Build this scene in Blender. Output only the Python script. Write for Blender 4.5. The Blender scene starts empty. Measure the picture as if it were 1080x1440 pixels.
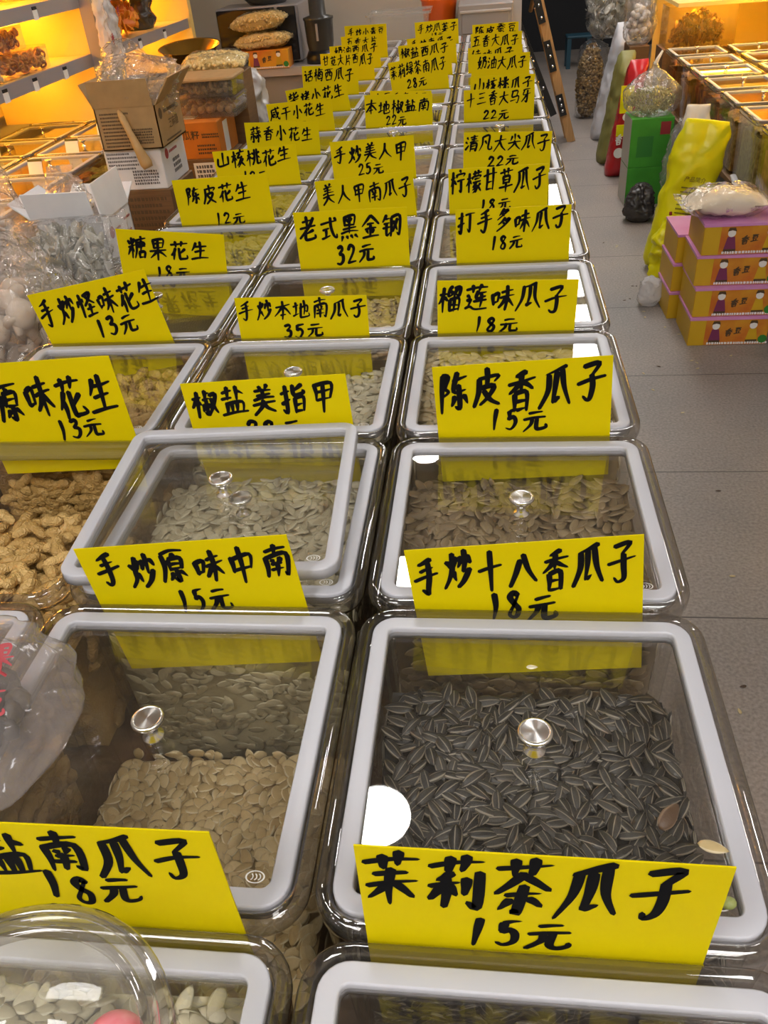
import bpy, math, random
import numpy as np
from mathutils import Vector, Matrix
random.seed(7); rng = np.random.default_rng(7)
SC = bpy.context.scene
COL = SC.collection
PI = math.pi

# ------------------------------------------------------------------ camera
FOC = 1145.0                                   # focal length in pixels of the 1080x1440 frame
CAM = Vector((0.1142142, 0.05343552, 1.34222847))
R_ = Vector((0.99215813, 0.10126766, -0.07326048))
U_ = Vector((-0.0010851, 0.59309233, 0.80513372))
F_ = Vector((-0.12498423, 0.79874048, -0.58855127))
cd = bpy.data.cameras.new('camera'); cam = bpy.data.objects.new('camera', cd); COL.objects.link(cam)
cd.sensor_fit = 'HORIZONTAL'; cd.sensor_width = 36; cd.lens = 36 * FOC / 1080; cd.clip_start = .01
cam.matrix_world = Matrix(((R_.x, U_.x, -F_.x, CAM.x), (R_.y, U_.y, -F_.y, CAM.y), (R_.z, U_.z, -F_.z, CAM.z), (0, 0, 0, 1)))
SC.camera = cam

# ------------------------------------------------------------------ light levels and exposure
SC.view_settings.view_transform = 'Standard'; SC.view_settings.look = 'None'
SC.view_settings.gamma = 1; SC.view_settings.use_curve_mapping = False
SC.view_settings.exposure = 1.0
SC.cycles.transparent_max_bounces = 40; SC.cycles.max_bounces = 12; SC.cycles.transmission_bounces = 10
W = bpy.data.worlds.new('world'); SC.world = W; W.use_nodes = True
W.node_tree.nodes['Background'].inputs[0].default_value = (.8, .85, 1, 1)
W.node_tree.nodes['Background'].inputs[1].default_value = .25
L_ROUND, L_PANEL, L_LED = 34.0, 9.5, 28.0
H = 0.834; D = 0.30; BH = 0.28                 # rim height, bin pitch, bin height

# ------------------------------------------------------------------ materials
def mat(name, col, rough=.5, metal=0, col2=None, scale=20, contrast=(.35, .65), bump=0, bscale=60, emit=0, spec=.5,
        stretch=None, rnd=None, coat=0, sss=0, aniso=0):
    m = bpy.data.materials.new(name); m.use_nodes = True; nt = m.node_tree; N = nt.nodes; L = nt.links
    b = N['Principled BSDF']; b.inputs['Roughness'].default_value = rough; b.inputs['Metallic'].default_value = metal
    b.inputs['Base Color'].default_value = (*col, 1); b.inputs['Specular IOR Level'].default_value = spec
    b.inputs['Coat Weight'].default_value = coat
    tc = N.new('ShaderNodeTexCoord'); src = tc.outputs['Object']
    if stretch:
        mp = N.new('ShaderNodeMapping'); mp.inputs['Scale'].default_value = stretch; L.new(src, mp.inputs[0]); src = mp.outputs[0]
    if col2:
        nz = N.new('ShaderNodeTexNoise'); nz.inputs['Scale'].default_value = scale; nz.inputs['Detail'].default_value = 5
        L.new(src, nz.inputs['Vector'])
        r = N.new('ShaderNodeMapRange'); r.inputs[1].default_value, r.inputs[2].default_value = contrast
        L.new(nz.outputs[0], r.inputs[0])
        mx = N.new('ShaderNodeMix'); mx.data_type = 'RGBA'
        mx.inputs[6].default_value = (*col, 1); mx.inputs[7].default_value = (*col2, 1)
        L.new(r.outputs[0], mx.inputs[0]); L.new(mx.outputs[2], b.inputs['Base Color'])
    if bump:
        nb = N.new('ShaderNodeTexNoise'); nb.inputs['Scale'].default_value = bscale; nb.inputs['Detail'].default_value = 4
        L.new(src, nb.inputs['Vector'])
        bp = N.new('ShaderNodeBump'); bp.inputs['Strength'].default_value = bump; bp.inputs['Distance'].default_value = .004
        L.new(nb.outputs[0], bp.inputs['Height']); L.new(bp.outputs[0], b.inputs['Normal'])
    if emit:
        b.inputs['Emission Color'].default_value = (*col, 1); b.inputs['Emission Strength'].default_value = emit
    if aniso:
        b.inputs['Anisotropic'].default_value = aniso
        tg = N.new('ShaderNodeTangent'); tg.direction_type = 'RADIAL'; tg.axis = 'Z'; L.new(tg.outputs[0], b.inputs['Tangent'])
    return m

def clear(name, tint=(.95, .95, .93), rough=.02, ior=1.5, milk=0.0, milkcol=(.9, .9, .9), bump=0, bscale=30, gain=1.0):
    """thin clear plastic: see-through, with a Fresnel reflection and a little milkiness"""
    m = bpy.data.materials.new(name); m.use_nodes = True; nt = m.node_tree; N = nt.nodes; L = nt.links
    N.remove(N['Principled BSDF']); out = N['Material Output']
    t = N.new('ShaderNodeBsdfTransparent'); t.inputs[0].default_value = (*tint, 1)
    g = N.new('ShaderNodeBsdfGlossy'); g.inputs['Roughness'].default_value = rough
    fr = N.new('ShaderNodeFresnel'); ge = N.new('ShaderNodeNewGeometry'); bi = N.new('ShaderNodeMapRange')   # same reflection at both faces of the sheet
    bi.inputs[3].default_value = ior; bi.inputs[4].default_value = 1 / ior; L.new(ge.outputs['Backfacing'], bi.inputs[0]); L.new(bi.outputs[0], fr.inputs[0])
    base = t
    if milk:
        d = N.new('ShaderNodeBsdfDiffuse'); d.inputs[0].default_value = (*milkcol, 1)
        tl = N.new('ShaderNodeBsdfTranslucent'); tl.inputs[0].default_value = (*milkcol, 1)
        ms = N.new('ShaderNodeMixShader'); ms.inputs[0].default_value = .5; L.new(d.outputs[0], ms.inputs[1]); L.new(tl.outputs[0], ms.inputs[2])
        m2 = N.new('ShaderNodeMixShader'); m2.inputs[0].default_value = milk
        L.new(t.outputs[0], m2.inputs[1]); L.new(ms.outputs[0], m2.inputs[2]); base = m2
    if bump:
        tc = N.new('ShaderNodeTexCoord'); nb = N.new('ShaderNodeTexNoise'); nb.inputs['Scale'].default_value = bscale
        nb.inputs['Detail'].default_value = 3; nb.inputs['Distortion'].default_value = 1.0
        L.new(tc.outputs['Object'], nb.inputs['Vector'])
        bp = N.new('ShaderNodeBump'); bp.inputs['Strength'].default_value = bump; bp.inputs['Distance'].default_value = .02
        L.new(nb.outputs[0], bp.inputs['Height']); L.new(bp.outputs[0], g.inputs['Normal']); L.new(bp.outputs[0], fr.inputs['Normal'])
    mx = N.new('ShaderNodeMixShader')
    if gain != 1.0:
        mu = N.new('ShaderNodeMath'); mu.operation = 'MULTIPLY'; mu.use_clamp = True; mu.inputs[1].default_value = gain
        L.new(fr.outputs[0], mu.inputs[0]); L.new(mu.outputs[0], mx.inputs[0])
    else:
        L.new(fr.outputs[0], mx.inputs[0])
    L.new(base.outputs[0], mx.inputs[1]); L.new(g.outputs[0], mx.inputs[2]); L.new(mx.outputs[0], out.inputs[0])
    return m

def seedmat(name, dark, light, edge=None, stripe=0, rough=.5):
    """seed skin: colour differs seed by seed; stripes or a pale rim follow the seed's own width"""
    m = bpy.data.materials.new(name); m.use_nodes = True; nt = m.node_tree; N = nt.nodes; L = nt.links
    b = N['Principled BSDF']; b.inputs['Roughness'].default_value = rough
    geo = N.new('ShaderNodeNewGeometry'); oi = N.new('ShaderNodeObjectInfo')
    ad = N.new('ShaderNodeMath'); ad.operation = 'ADD'; L.new(geo.outputs['Random Per Island'], ad.inputs[0]); L.new(oi.outputs['Random'], ad.inputs[1])
    frc = N.new('ShaderNodeMath'); frc.operation = 'FRACT'; L.new(ad.outputs[0], frc.inputs[0])
    mx = N.new('ShaderNodeMix'); mx.data_type = 'RGBA'; mx.inputs[6].default_value = (*dark, 1); mx.inputs[7].default_value = (*light, 1)
    L.new(frc.outputs[0], mx.inputs[0]); col = mx.outputs[2]
    uv = N.new('ShaderNodeUVMap'); sx = N.new('ShaderNodeSeparateXYZ'); L.new(uv.outputs[0], sx.inputs[0])
    if edge:
        if stripe:
            f = N.new('ShaderNodeMath'); f.operation = 'MULTIPLY'; f.inputs[1].default_value = stripe; L.new(sx.outputs[0], f.inputs[0])
            s = N.new('ShaderNodeMath'); s.operation = 'COSINE'; L.new(f.outputs[0], s.inputs[0])
            mr = N.new('ShaderNodeMapRange'); mr.inputs[1].default_value = .8; mr.inputs[2].default_value = .97; L.new(s.outputs[0], mr.inputs[0]); L.new(mr.outputs[0], mr.inputs[0]) if 0 else None
        else:
            s = N.new('ShaderNodeMath'); s.operation = 'ABSOLUTE'; L.new(sx.outputs[0], s.inputs[0])
            mr = N.new('ShaderNodeMapRange'); mr.inputs[1].default_value = .72; mr.inputs[2].default_value = .86; L.new(s.outputs[0], mr.inputs[0])
        m2 = N.new('ShaderNodeMix'); m2.data_type = 'RGBA'; m2.inputs[7].default_value = (*edge, 1)
        L.new(mr.outputs[0], m2.inputs[0]); L.new(col, m2.inputs[6]); col = m2.outputs[2]
    tc = N.new('ShaderNodeTexCoord'); nz = N.new('ShaderNodeTexNoise'); nz.inputs['Scale'].default_value = 260; L.new(tc.outputs['Object'], nz.inputs['Vector'])
    m3 = N.new('ShaderNodeMix'); m3.data_type = 'RGBA'; m3.blend_type = 'MULTIPLY'; m3.inputs[0].default_value = .5
    L.new(col, m3.inputs[6]); L.new(nz.outputs[0], m3.inputs[7]); 
    gm = N.new('ShaderNodeMix'); gm.data_type = 'RGBA'; gm.inputs[0].default_value = .65; L.new(m3.outputs[2], gm.inputs[6]); L.new(col, gm.inputs[7])
    L.new(gm.outputs[2], b.inputs['Base Color'])
    bp = N.new('ShaderNodeBump'); bp.inputs['Strength'].default_value = .25; bp.inputs['Distance'].default_value = .002
    L.new(nz.outputs[0], bp.inputs['Height']); L.new(bp.outputs[0], b.inputs['Normal'])
    return m

MAT = dict(
    acrylic=clear('clear_acrylic', (.985, .982, .97), .015, 1.42),
    lidpanel=clear('lid_acrylic', (.985, .982, .972), .012, 1.49, milk=.012, milkcol=(.7, .68, .66), gain=1.5),
    amber=clear('warm_acrylic', (.95, .9, .78), .03, 1.45, milk=.08, milkcol=(.9, .75, .45)),
    film=clear('clear_film', (.97, .97, .97), .06, 1.5, milk=.15, milkcol=(.9, .9, .92), bump=.9, bscale=28, gain=1.7),
    tubmilk=clear('milky_tub', (.93, .93, .93), .06, 1.5, milk=.22, milkcol=(.85, .83, .82), gain=1.6),
    film_thin=clear('thin_clear_film', (.98, .98, .98), .05, 1.45, milk=.04, milkcol=(.9, .9, .92), bump=.8, bscale=22, gain=1.3),
    film_print=clear('printed_film', (.93, .92, .92), .12, 1.45, milk=.20, milkcol=(.85, .78, .78), bump=.4, bscale=22),
    film_white=clear('white_film', (.9, .9, .9), .2, 1.45, milk=.75, milkcol=(.9, .89, .9), bump=.5, bscale=25),
    tubclear=clear('clear_tub', (.95, .95, .94), .03, 1.5, milk=.06, milkcol=(.9, .88, .86), gain=1.1),
    seal=mat('white_seal', (.46, .46, .50), .4),
    chrome=mat('spun_chrome', (.86, .85, .84), .24, 1, aniso=.8),
    card=mat('yellow_card', (.75, .635, .002), .45, spec=.10),
    ink=mat('black_ink', (.005, .005, .006), .75, spec=.08),
    emblem=mat('emblem_white', (.8, .8, .78), .5),
    floor=None,
    wood=mat('bench_wood', (.22, .12, .06), .6, col2=(.12, .065, .03), scale=6, stretch=(1, 12, 12)),
    kraft=mat('kraft_board', (.40, .25, .105), .75, col2=(.35, .215, .09), scale=30, bump=.05),
    whiteboard=mat('white_board', (.74, .73, .75), .6, col2=(.68, .67, .69), scale=15),
    orangeboard=mat('orange_board', (.62, .2, .02), .6, col2=(.55, .17, .015), scale=20),
    brownboard=mat('brown_board', (.17, .085, .03), .65, col2=(.13, .065, .024), scale=10, stretch=(1, 1, 20)),
    print_dark=mat('dark_print', (.09, .05, .02), .7),
    print_grey=mat('grey_print', (.12, .11, .12), .7),
    print_red=mat('red_print', (.34, .03, .04), .6),
    print_white=mat('white_print', (.85, .83, .8), .6),
    greyshelf=mat('grey_shelf', (.30, .28, .29), .4),
    yellowpanel=mat('shelf_panel', (.84, .62, .22), .5, col2=(.8, .56, .18), scale=3),
    greywall=mat('grey_cabinet', (.33, .30, .29), .5, col2=(.30, .275, .265), scale=3),
    counter=mat('counter_top', (.46, .42, .40), .35),
    black=mat('black_plastic', (.012, .012, .014), .3),
    charcoal=mat('charcoal_plastic', (.045, .045, .045), .2),
    blackglass=mat('oven_glass', (.008, .008, .01), .06),
    steel=mat('steel', (.6, .6, .6), .25, 1),
    gold=mat('brass_bowl', (.75, .5, .12), .18, 1),
    woodpale=mat('pale_wood', (.52, .30, .12), .5, col2=(.42, .22, .08), scale=8, stretch=(10, 10, 1)),
    stick=mat('tan_stick', (.55, .35, .15), .7, col2=(.46, .28, .11), scale=30),
    green=mat('green_board', (.06, .36, .03), .5, col2=(.05, .31, .025), scale=12),
    paleboard=mat('pale_board', (.5, .5, .46), .6),
    pink=mat('pink_foil', (.62, .22, .52), .28, col2=(.7, .32, .62), scale=9),
    amberboard=mat('amber_board', (.66, .40, .012), .45, col2=(.6, .36, .01), scale=8),
    panelorange=mat('orange_print', (.58, .15, .015), .45, col2=(.72, .34, .02), scale=7, contrast=(.4, .6)),
    purple=mat('purple_print', (.20, .03, .10), .5),
    greenprint=mat('green_print', (.03, .22, .03), .5),
    yellowbag=mat('yellow_bag', (.86, .80, .008), .3, bump=.35, bscale=22, spec=.5),
    redbag=mat('red_bag', (.42, .012, .02), .3, bump=.4, bscale=25),
    olivebag=mat('olive_bag', (.20, .19, .05), .6, bump=.3, bscale=30),
    greysack=mat('grey_sack', (.52, .52, .55), .55, bump=.3, bscale=30),
    blackbag=mat('black_bag', (.05, .045, .045), .22, bump=.8, bscale=35),
    greybag=mat('grey_bag', (.42, .39, .37), .3, bump=.8, bscale=30),
    orangeplastic=mat('orange_plastic', (.8, .13, .005), .35),
    blue=mat('blue_plastic', (.015, .06, .09), .5),
    pinkcandy=mat('pink_candy', (.7, .12, .16), .4, col2=(.78, .3, .33), scale=60),
    mushroom=mat('mushroom', (.62, .52, .42), .55, col2=(.5, .38, .29), scale=14, bump=.15),
    greyfungus=mat('grey_fungus', (.40, .37, .30), .6, col2=(.16, .14, .08), scale=22, bump=.5, bscale=50),
    popcorn=mat('puffed_corn', (.80, .58, .20), .6, col2=(.62, .38, .09), scale=70, bump=1, bscale=110),
    greenseed=mat('green_beans', (.36, .33, .10), .5, col2=(.15, .13, .03), scale=70, bump=1, bscale=80),
    grain=mat('brown_grain', (.32, .19, .07), .6, col2=(.14, .075, .02), scale=60, bump=1, bscale=80),
    snack=mat('brown_snack', (.34, .12, .02), .5, col2=(.10, .03, .005), scale=30, bump=1, bscale=45),
    mango=mat('dried_mango', (.85, .25, .01), .4, col2=(.65, .14, .005), scale=20, bump=.8, bscale=30),
    fruit=mat('dried_fruit', (.42, .17, .04), .5, col2=(.10, .025, .01), scale=26, contrast=(.42, .58), bump=.9, bscale=60),
    nougat=mat('nougat', (.74, .66, .45), .5, col2=(.18, .13, .05), scale=24, contrast=(.5, .62), bump=.5),
    nuts=mat('nuts', (.50, .27, .09), .5, col2=(.22, .09, .03), scale=40),
    bread=mat('bread', (.82, .66, .45), .7, col2=(.84, .74, .6), scale=6),
    lampframe=mat('lamp_frame', (.7, .7, .7), .4),
    glow=mat('lamp_round', (1, .98, .95), emit=L_ROUND),
    glowadded=mat('added_lamp_panel', (1, .98, .96), emit=L_PANEL),  # glow of the added panels behind the camera
    glowsoft=mat('lamp_panel_soft', (1, .98, .96), emit=L_PANEL * .58),
    led=mat('led_strip', (1, .55, .05), emit=L_LED),
    led_amber=mat('led_strip_amber', (1, .60, .05), emit=46),
    ceil=mat('ceiling_paint', (.42, .41, .40), .8),
    wallp=mat('wall_paint', (.50, .45, .38), .7, col2=(.47, .42, .35), scale=2),
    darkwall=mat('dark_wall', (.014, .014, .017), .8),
    s_sunflower=seedmat('sunflower_skin', (.024, .022, .021), (.066, .061, .056), (.34, .30, .24), stripe=7.0, rough=.42),
    s_pumpkin=seedmat('pumpkin_skin', (.52, .37, .17), (.74, .58, .32), (.82, .70, .46)),
    s_white=seedmat('white_seed_skin', (.52, .46, .31), (.74, .68, .50), (.80, .75, .58)),
    s_cream=seedmat('cream_seed_skin', (.50, .38, .18), (.66, .55, .32), (.7, .6, .4)),
    s_brown=seedmat('brown_seed_skin', (.17, .115, .06), (.30, .22, .12), (.36, .28, .17)),
    s_melon=seedmat('melon_seed_skin', (.05, .028, .015), (.12, .07, .04), (.2, .13, .08)),
    s_red=seedmat('red_seed_skin', (.14, .055, .035), (.27, .15, .1), (.33, .2, .14)),
    s_peanut=seedmat('peanut_shell', (.46, .27, .075), (.70, .46, .17)),
    s_palepeanut=seedmat('pale_peanut_shell', (.50, .42, .14), (.66, .58, .26)),
    s_bean=seedmat('green_bean_skin', (.22, .27, .06), (.38, .42, .14)),
    s_orange=seedmat('orange_seed_skin', (.6, .25, .02), (.75, .42, .05)),
)
nt = MAT['card'].node_tree; N = nt.nodes; L = nt.links
tl = N.new('ShaderNodeBsdfTranslucent'); tl.inputs[0].default_value = (.9, .77, .002, 1); ms = N.new('ShaderNodeMixShader'); ms.inputs[0].default_value = .32
L.new(N['Principled BSDF'].outputs[0], ms.inputs[1]); L.new(tl.outputs[0], ms.inputs[2]); L.new(ms.outputs[0], N['Material Output'].inputs[0])
def glassmat(name, col, rough=.02, ior=1.42):
    m = bpy.data.materials.new(name); m.use_nodes = True; nt = m.node_tree; N = nt.nodes; L = nt.links
    N.remove(N['Principled BSDF']); out = N['Material Output']
    g = N.new('ShaderNodeBsdfGlass'); g.inputs[0].default_value = (*col, 1); g.inputs['Roughness'].default_value = rough; g.inputs['IOR'].default_value = ior
    L.new(g.outputs[0], out.inputs[0]); return m
MAT['rim'] = clear('clear_rim', (.86, .85, .84), .015, 1.6, milk=.02, milkcol=(.8, .78, .76), gain=1.8)
# network relief on the peanut shells
for k in ('s_peanut', 's_palepeanut'):
    nt = MAT[k].node_tree; N = nt.nodes; L = nt.links
    uv = N.new('ShaderNodeTexCoord'); vo = N.new('ShaderNodeTexVoronoi'); vo.feature = 'DISTANCE_TO_EDGE'; vo.inputs['Scale'].default_value = 190
    L.new(uv.outputs['Object'], vo.inputs['Vector'])
    mr = N.new('ShaderNodeMapRange'); mr.inputs[2].default_value = .25; L.new(vo.outputs[0], mr.inputs[0])
    bp = N.new('ShaderNodeBump'); bp.inputs['Strength'].default_value = .6; bp.inputs['Distance'].default_value = .002; bp.invert = True
    L.new(mr.outputs[0], bp.inputs['Height']); L.new(bp.outputs[0], N['Principled BSDF'].inputs['Normal'])
# floor: grey stone tiles with thin joints and speckles
def floor_mat():
    m = mat('stone_tiles', (.30, .25, .215), .45, col2=(.20, .18, .17), scale=1.7, contrast=(.3, .7)); nt = m.node_tree; N = nt.nodes; L = nt.links
    b = N['Principled BSDF']; src = b.inputs['Base Color'].links[0].from_socket
    tc = N.new('ShaderNodeTexCoord')
    br = N.new('ShaderNodeTexBrick'); br.offset = 0; br.inputs['Scale'].default_value = 1; br.inputs['Mortar Size'].default_value = .0025
    br.inputs['Brick Width'].default_value = 1.20; br.inputs['Row Height'].default_value = 0.60; br.inputs['Mortar Smooth'].default_value = .2
    mp = N.new('ShaderNodeMapping'); mp.inputs['Location'].default_value = (-.30, -.27, 0); L.new(tc.outputs['Object'], mp.inputs[0]); L.new(mp.outputs[0], br.inputs['Vector'])
    nz = N.new('ShaderNodeTexNoise'); nz.inputs['Scale'].default_value = 130; nz.inputs['Detail'].default_value = 4; L.new(tc.outputs['Object'], nz.inputs['Vector'])
    r = N.new('ShaderNodeMapRange'); r.inputs[1].default_value = .3; r.inputs[2].default_value = .7; r.inputs[3].default_value = .75; r.inputs[4].default_value = 1.25; L.new(nz.outputs[0], r.inputs[0])
    mu = N.new('ShaderNodeMix'); mu.data_type = 'RGBA'; mu.blend_type = 'MULTIPLY'; mu.inputs[0].default_value = 1; L.new(src, mu.inputs[6]); L.new(r.outputs[0], mu.inputs[7])
    mx = N.new('ShaderNodeMix'); mx.data_type = 'RGBA'; mx.inputs[7].default_value = (.07, .06, .055, 1)
    L.new(br.outputs['Fac'], mx.inputs[0]); L.new(mu.outputs[2], mx.inputs[6]); L.new(mx.outputs[2], b.inputs['Base Color'])
    return m
MAT['floor'] = floor_mat()

# ------------------------------------------------------------------ mesh helpers
class MB:
    def __init__(s): s.v = []; s.f = []
    def add(s, vs, fs):
        o = len(s.v); s.v += [tuple(p) for p in vs]; s.f += [tuple(i + o for i in f) for f in fs]; return s
    def box(s, c, d, rz=0, bev=0):
        x, y, z = d[0] / 2, d[1] / 2, d[2] / 2; ca, sa = math.cos(rz), math.sin(rz)
        if bev:
            b = min(bev, x * .9, y * .9, z * .9); pts = []; rings = [(b, -z), (0, -z + b), (0, z - b), (b, z)]
            for ins, zz in rings:
                X, Y = x - ins, y - ins; k = b
                for px, py in ((-X + k, -Y), (X - k, -Y), (X, -Y + k), (X, Y - k), (X - k, Y), (-X + k, Y), (-X, Y - k), (-X, -Y + k)): pts.append((px, py, zz))
            fs = [tuple(range(7, -1, -1)), tuple(range(24, 32))]
            for r in range(3):
                for i in range(8): j = (i + 1) % 8; fs.append((r * 8 + i, r * 8 + j, r * 8 + 8 + j, r * 8 + 8 + i))
        else:
            pts = [(a, b_, c_) for c_ in (-z, z) for a, b_ in ((-x, -y), (x, -y), (x, y), (-x, y))]
            fs = [(3, 2, 1, 0), (4, 5, 6, 7), (0, 1, 5, 4), (1, 2, 6, 5), (2, 3, 7, 6), (3, 0, 4, 7)]
        return s.add([(c[0] + p[0] * ca - p[1] * sa, c[1] + p[0] * sa + p[1] * ca, c[2] + p[2]) for p in pts], fs)
    def lathe(s, prof, c=(0, 0, 0), n=24, sx=1, sy=1):
        vs = []; fs = []
        for r, z in prof:
            for i in range(n): a = 2 * PI * i / n; vs.append((c[0] + r * sx * math.cos(a), c[1] + r * sy * math.sin(a), c[2] + z))
        for k in range(len(prof) - 1):
            for i in range(n): j = (i + 1) % n; fs.append((k * n + i, k * n + j, k * n + n + j, k * n + n + i))
        return s.add(vs, fs)
    def tube(s, pts, rad, n=8, flat=1):
        pts = [Vector(p) for p in pts]; vs = []; fs = []; rads = rad if isinstance(rad, (list, tuple)) else [rad] * len(pts)
        for i, p in enumerate(pts):
            t = (pts[min(i + 1, len(pts) - 1)] - pts[max(i - 1, 0)]).normalized()
            a = t.cross(Vector((0, 0, 1)) if abs(t.z) < .95 else Vector((1, 0, 0))).normalized(); b = t.cross(a)
            for k in range(n): q = 2 * PI * k / n; vs.append(p + a * math.cos(q) * rads[i] + b * math.sin(q) * rads[i] * flat)
        for i in range(len(pts) - 1):
            for k in range(n): j = (k + 1) % n; fs.append((i * n + k, i * n + j, i * n + n + j, i * n + n + k))
        fs += [tuple(range(n - 1, -1, -1)), tuple(range((len(pts) - 1) * n, len(pts) * n))]
        return s.add(vs, fs)
    def quad(s, a, b, c, d): return s.add([a, b, c, d], [(0, 1, 2, 3)])
    def rloops(s, loops, half, rad, n=6, cap0=False, cap1=False, closed=False, c=(0, 0)):
        """rounded-square loops given as (inset, z)"""
        vs = []; fs = []; per = 4 * (n + 1)
        hx, hy = half if isinstance(half, tuple) else (half, half)
        for ins, z in loops:
            r = max(rad - ins, .006); X, Y = hx - ins - r, hy - ins - r
            for q, (sx, sy) in enumerate(((1, 1), (-1, 1), (-1, -1), (1, -1))):
                for i in range(n + 1):
                    a = PI / 2 * (q + i / n); vs.append((c[0] + sx * X + r * math.cos(a), c[1] + sy * Y + r * math.sin(a), z))
        m = len(loops)
        for k in range(m if closed else m - 1):
            k2 = (k + 1) % m
            for i in range(per): j = (i + 1) % per; fs.append((k * per + i, k * per + j, k2 * per + j, k2 * per + i))
        if cap0: fs.append(tuple(range(per - 1, -1, -1)))
        if cap1: fs.append(tuple(range((m - 1) * per, m * per)))
        return s.add(vs, fs)
    def mesh(s, name, m, smooth=False):
        me = bpy.data.meshes.new(name); me.from_pydata(s.v, [], s.f); me.validate(); me.materials.append(m)
        if smooth: me.shade_smooth()
        return me
def obj(name, mesh, parent=None, loc=(0, 0, 0), rot=(0, 0, 0)):
    o = bpy.data.objects.new(name, mesh); COL.objects.link(o); o.location = loc; o.rotation_euler = rot
    if parent: o.parent = parent
    return o
def tag(o, label, cat, group=None, kind=None):
    o['label'] = label; o['category'] = cat
    if group: o['group'] = group
    if kind: o['kind'] = kind
    return o
def thing(name, label, cat, loc=(0, 0, 0), rot=(0, 0, 0), group=None):
    return tag(obj(name, None, None, loc, rot), label, cat, group)
def struct(name, mb, m):
    o = obj(name, mb.mesh(name, m)); o['kind'] = 'structure'; o['label'] = name.replace('_', ' '); return o
def copy_tree(o, parent=None):
    c = o.copy(); COL.objects.link(c)
    if parent: c.parent = parent
    for ch in list(o.children): copy_tree(ch, c)
    return c

# ------------------------------------------------------------------ the room
struct('floor', MB().box((.1, 4.2, -.05), (4.4, 13, .1)), MAT['floor'])
struct('ceiling', MB().box((.1, 4.2, 2.70), (4.4, 13, .1)), MAT['ceil'])
struct('wall_left', MB().box((-2.05, 4.2, 1.33), (.1, 13, 2.66)), MAT['wallp'])
struct('wall_right', MB().box((2.15, 4.2, 1.33), (.1, 13, 2.66)), MAT['wallp'])
struct('wall_back', MB().box((-.85, 5.70, 1.33), (2.30, .1, 2.66)), MAT['wallp'])
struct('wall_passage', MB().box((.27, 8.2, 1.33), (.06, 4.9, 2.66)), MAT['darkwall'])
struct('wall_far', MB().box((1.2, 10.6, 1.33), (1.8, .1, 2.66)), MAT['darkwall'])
struct('wall_front', MB().box((.05, -2.25, 1.33), (4.1, .1, 2.66)), MAT['wallp'])

# ceiling lamps, with two added panels behind the camera
for k, (x, y) in enumerate(((-.23, 1.54), (-.24, 2.72), (-.20, 3.70))):
    t = thing('ceiling_light', 'round white ceiling lamp over the bins, %s from the camera' % ('nearest', 'second', 'farthest')[k], 'ceiling light', (x, y, 2.6), group='round lamps over the bins')
    obj('lamp_frame', MB().lathe([(.118, .05), (.118, 0), (.108, -.004), (.108, .0)], n=40).mesh('lamp_frame', MAT['lampframe']), t)
    obj('diffuser', MB().lathe([(.0, .001), (.107, .001), (.107, .003), (.0, .003)], n=40).mesh('diffuser', MAT['glow']), t)
for k, (x, y, sx, sy, w) in enumerate(((.78, 4.95, .55, 1.3, 'over the aisle, nearest'), (.80, 6.42, .55, 1.3, 'over the aisle, middle'), (.80, 8.1, .5, 1.2, 'over the passage'),
                                     (.95, -.9, .6, 1.2, 'behind the camera at right, added to light the cards'), (-.85, -.9, .6, 1.2, 'behind the camera at left, added to light the cards'))):  # this pair is added, unseen, to light the card fronts
    t = thing('ceiling_light', 'white panel lamp in the ceiling ' + w, 'ceiling light', (x, y, 2.6), group='panel lamps')
    obj('lamp_frame', MB().box((0, 0, .025), (sx + .04, sy + .04, .05)).mesh('lamp_frame', MAT['lampframe']), t)
    obj('diffuser', MB().box((0, 0, -.002), (sx, sy, .003)).mesh('diffuser', MAT['glowadded' if y < 4 else 'glowsoft']), t)

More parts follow.
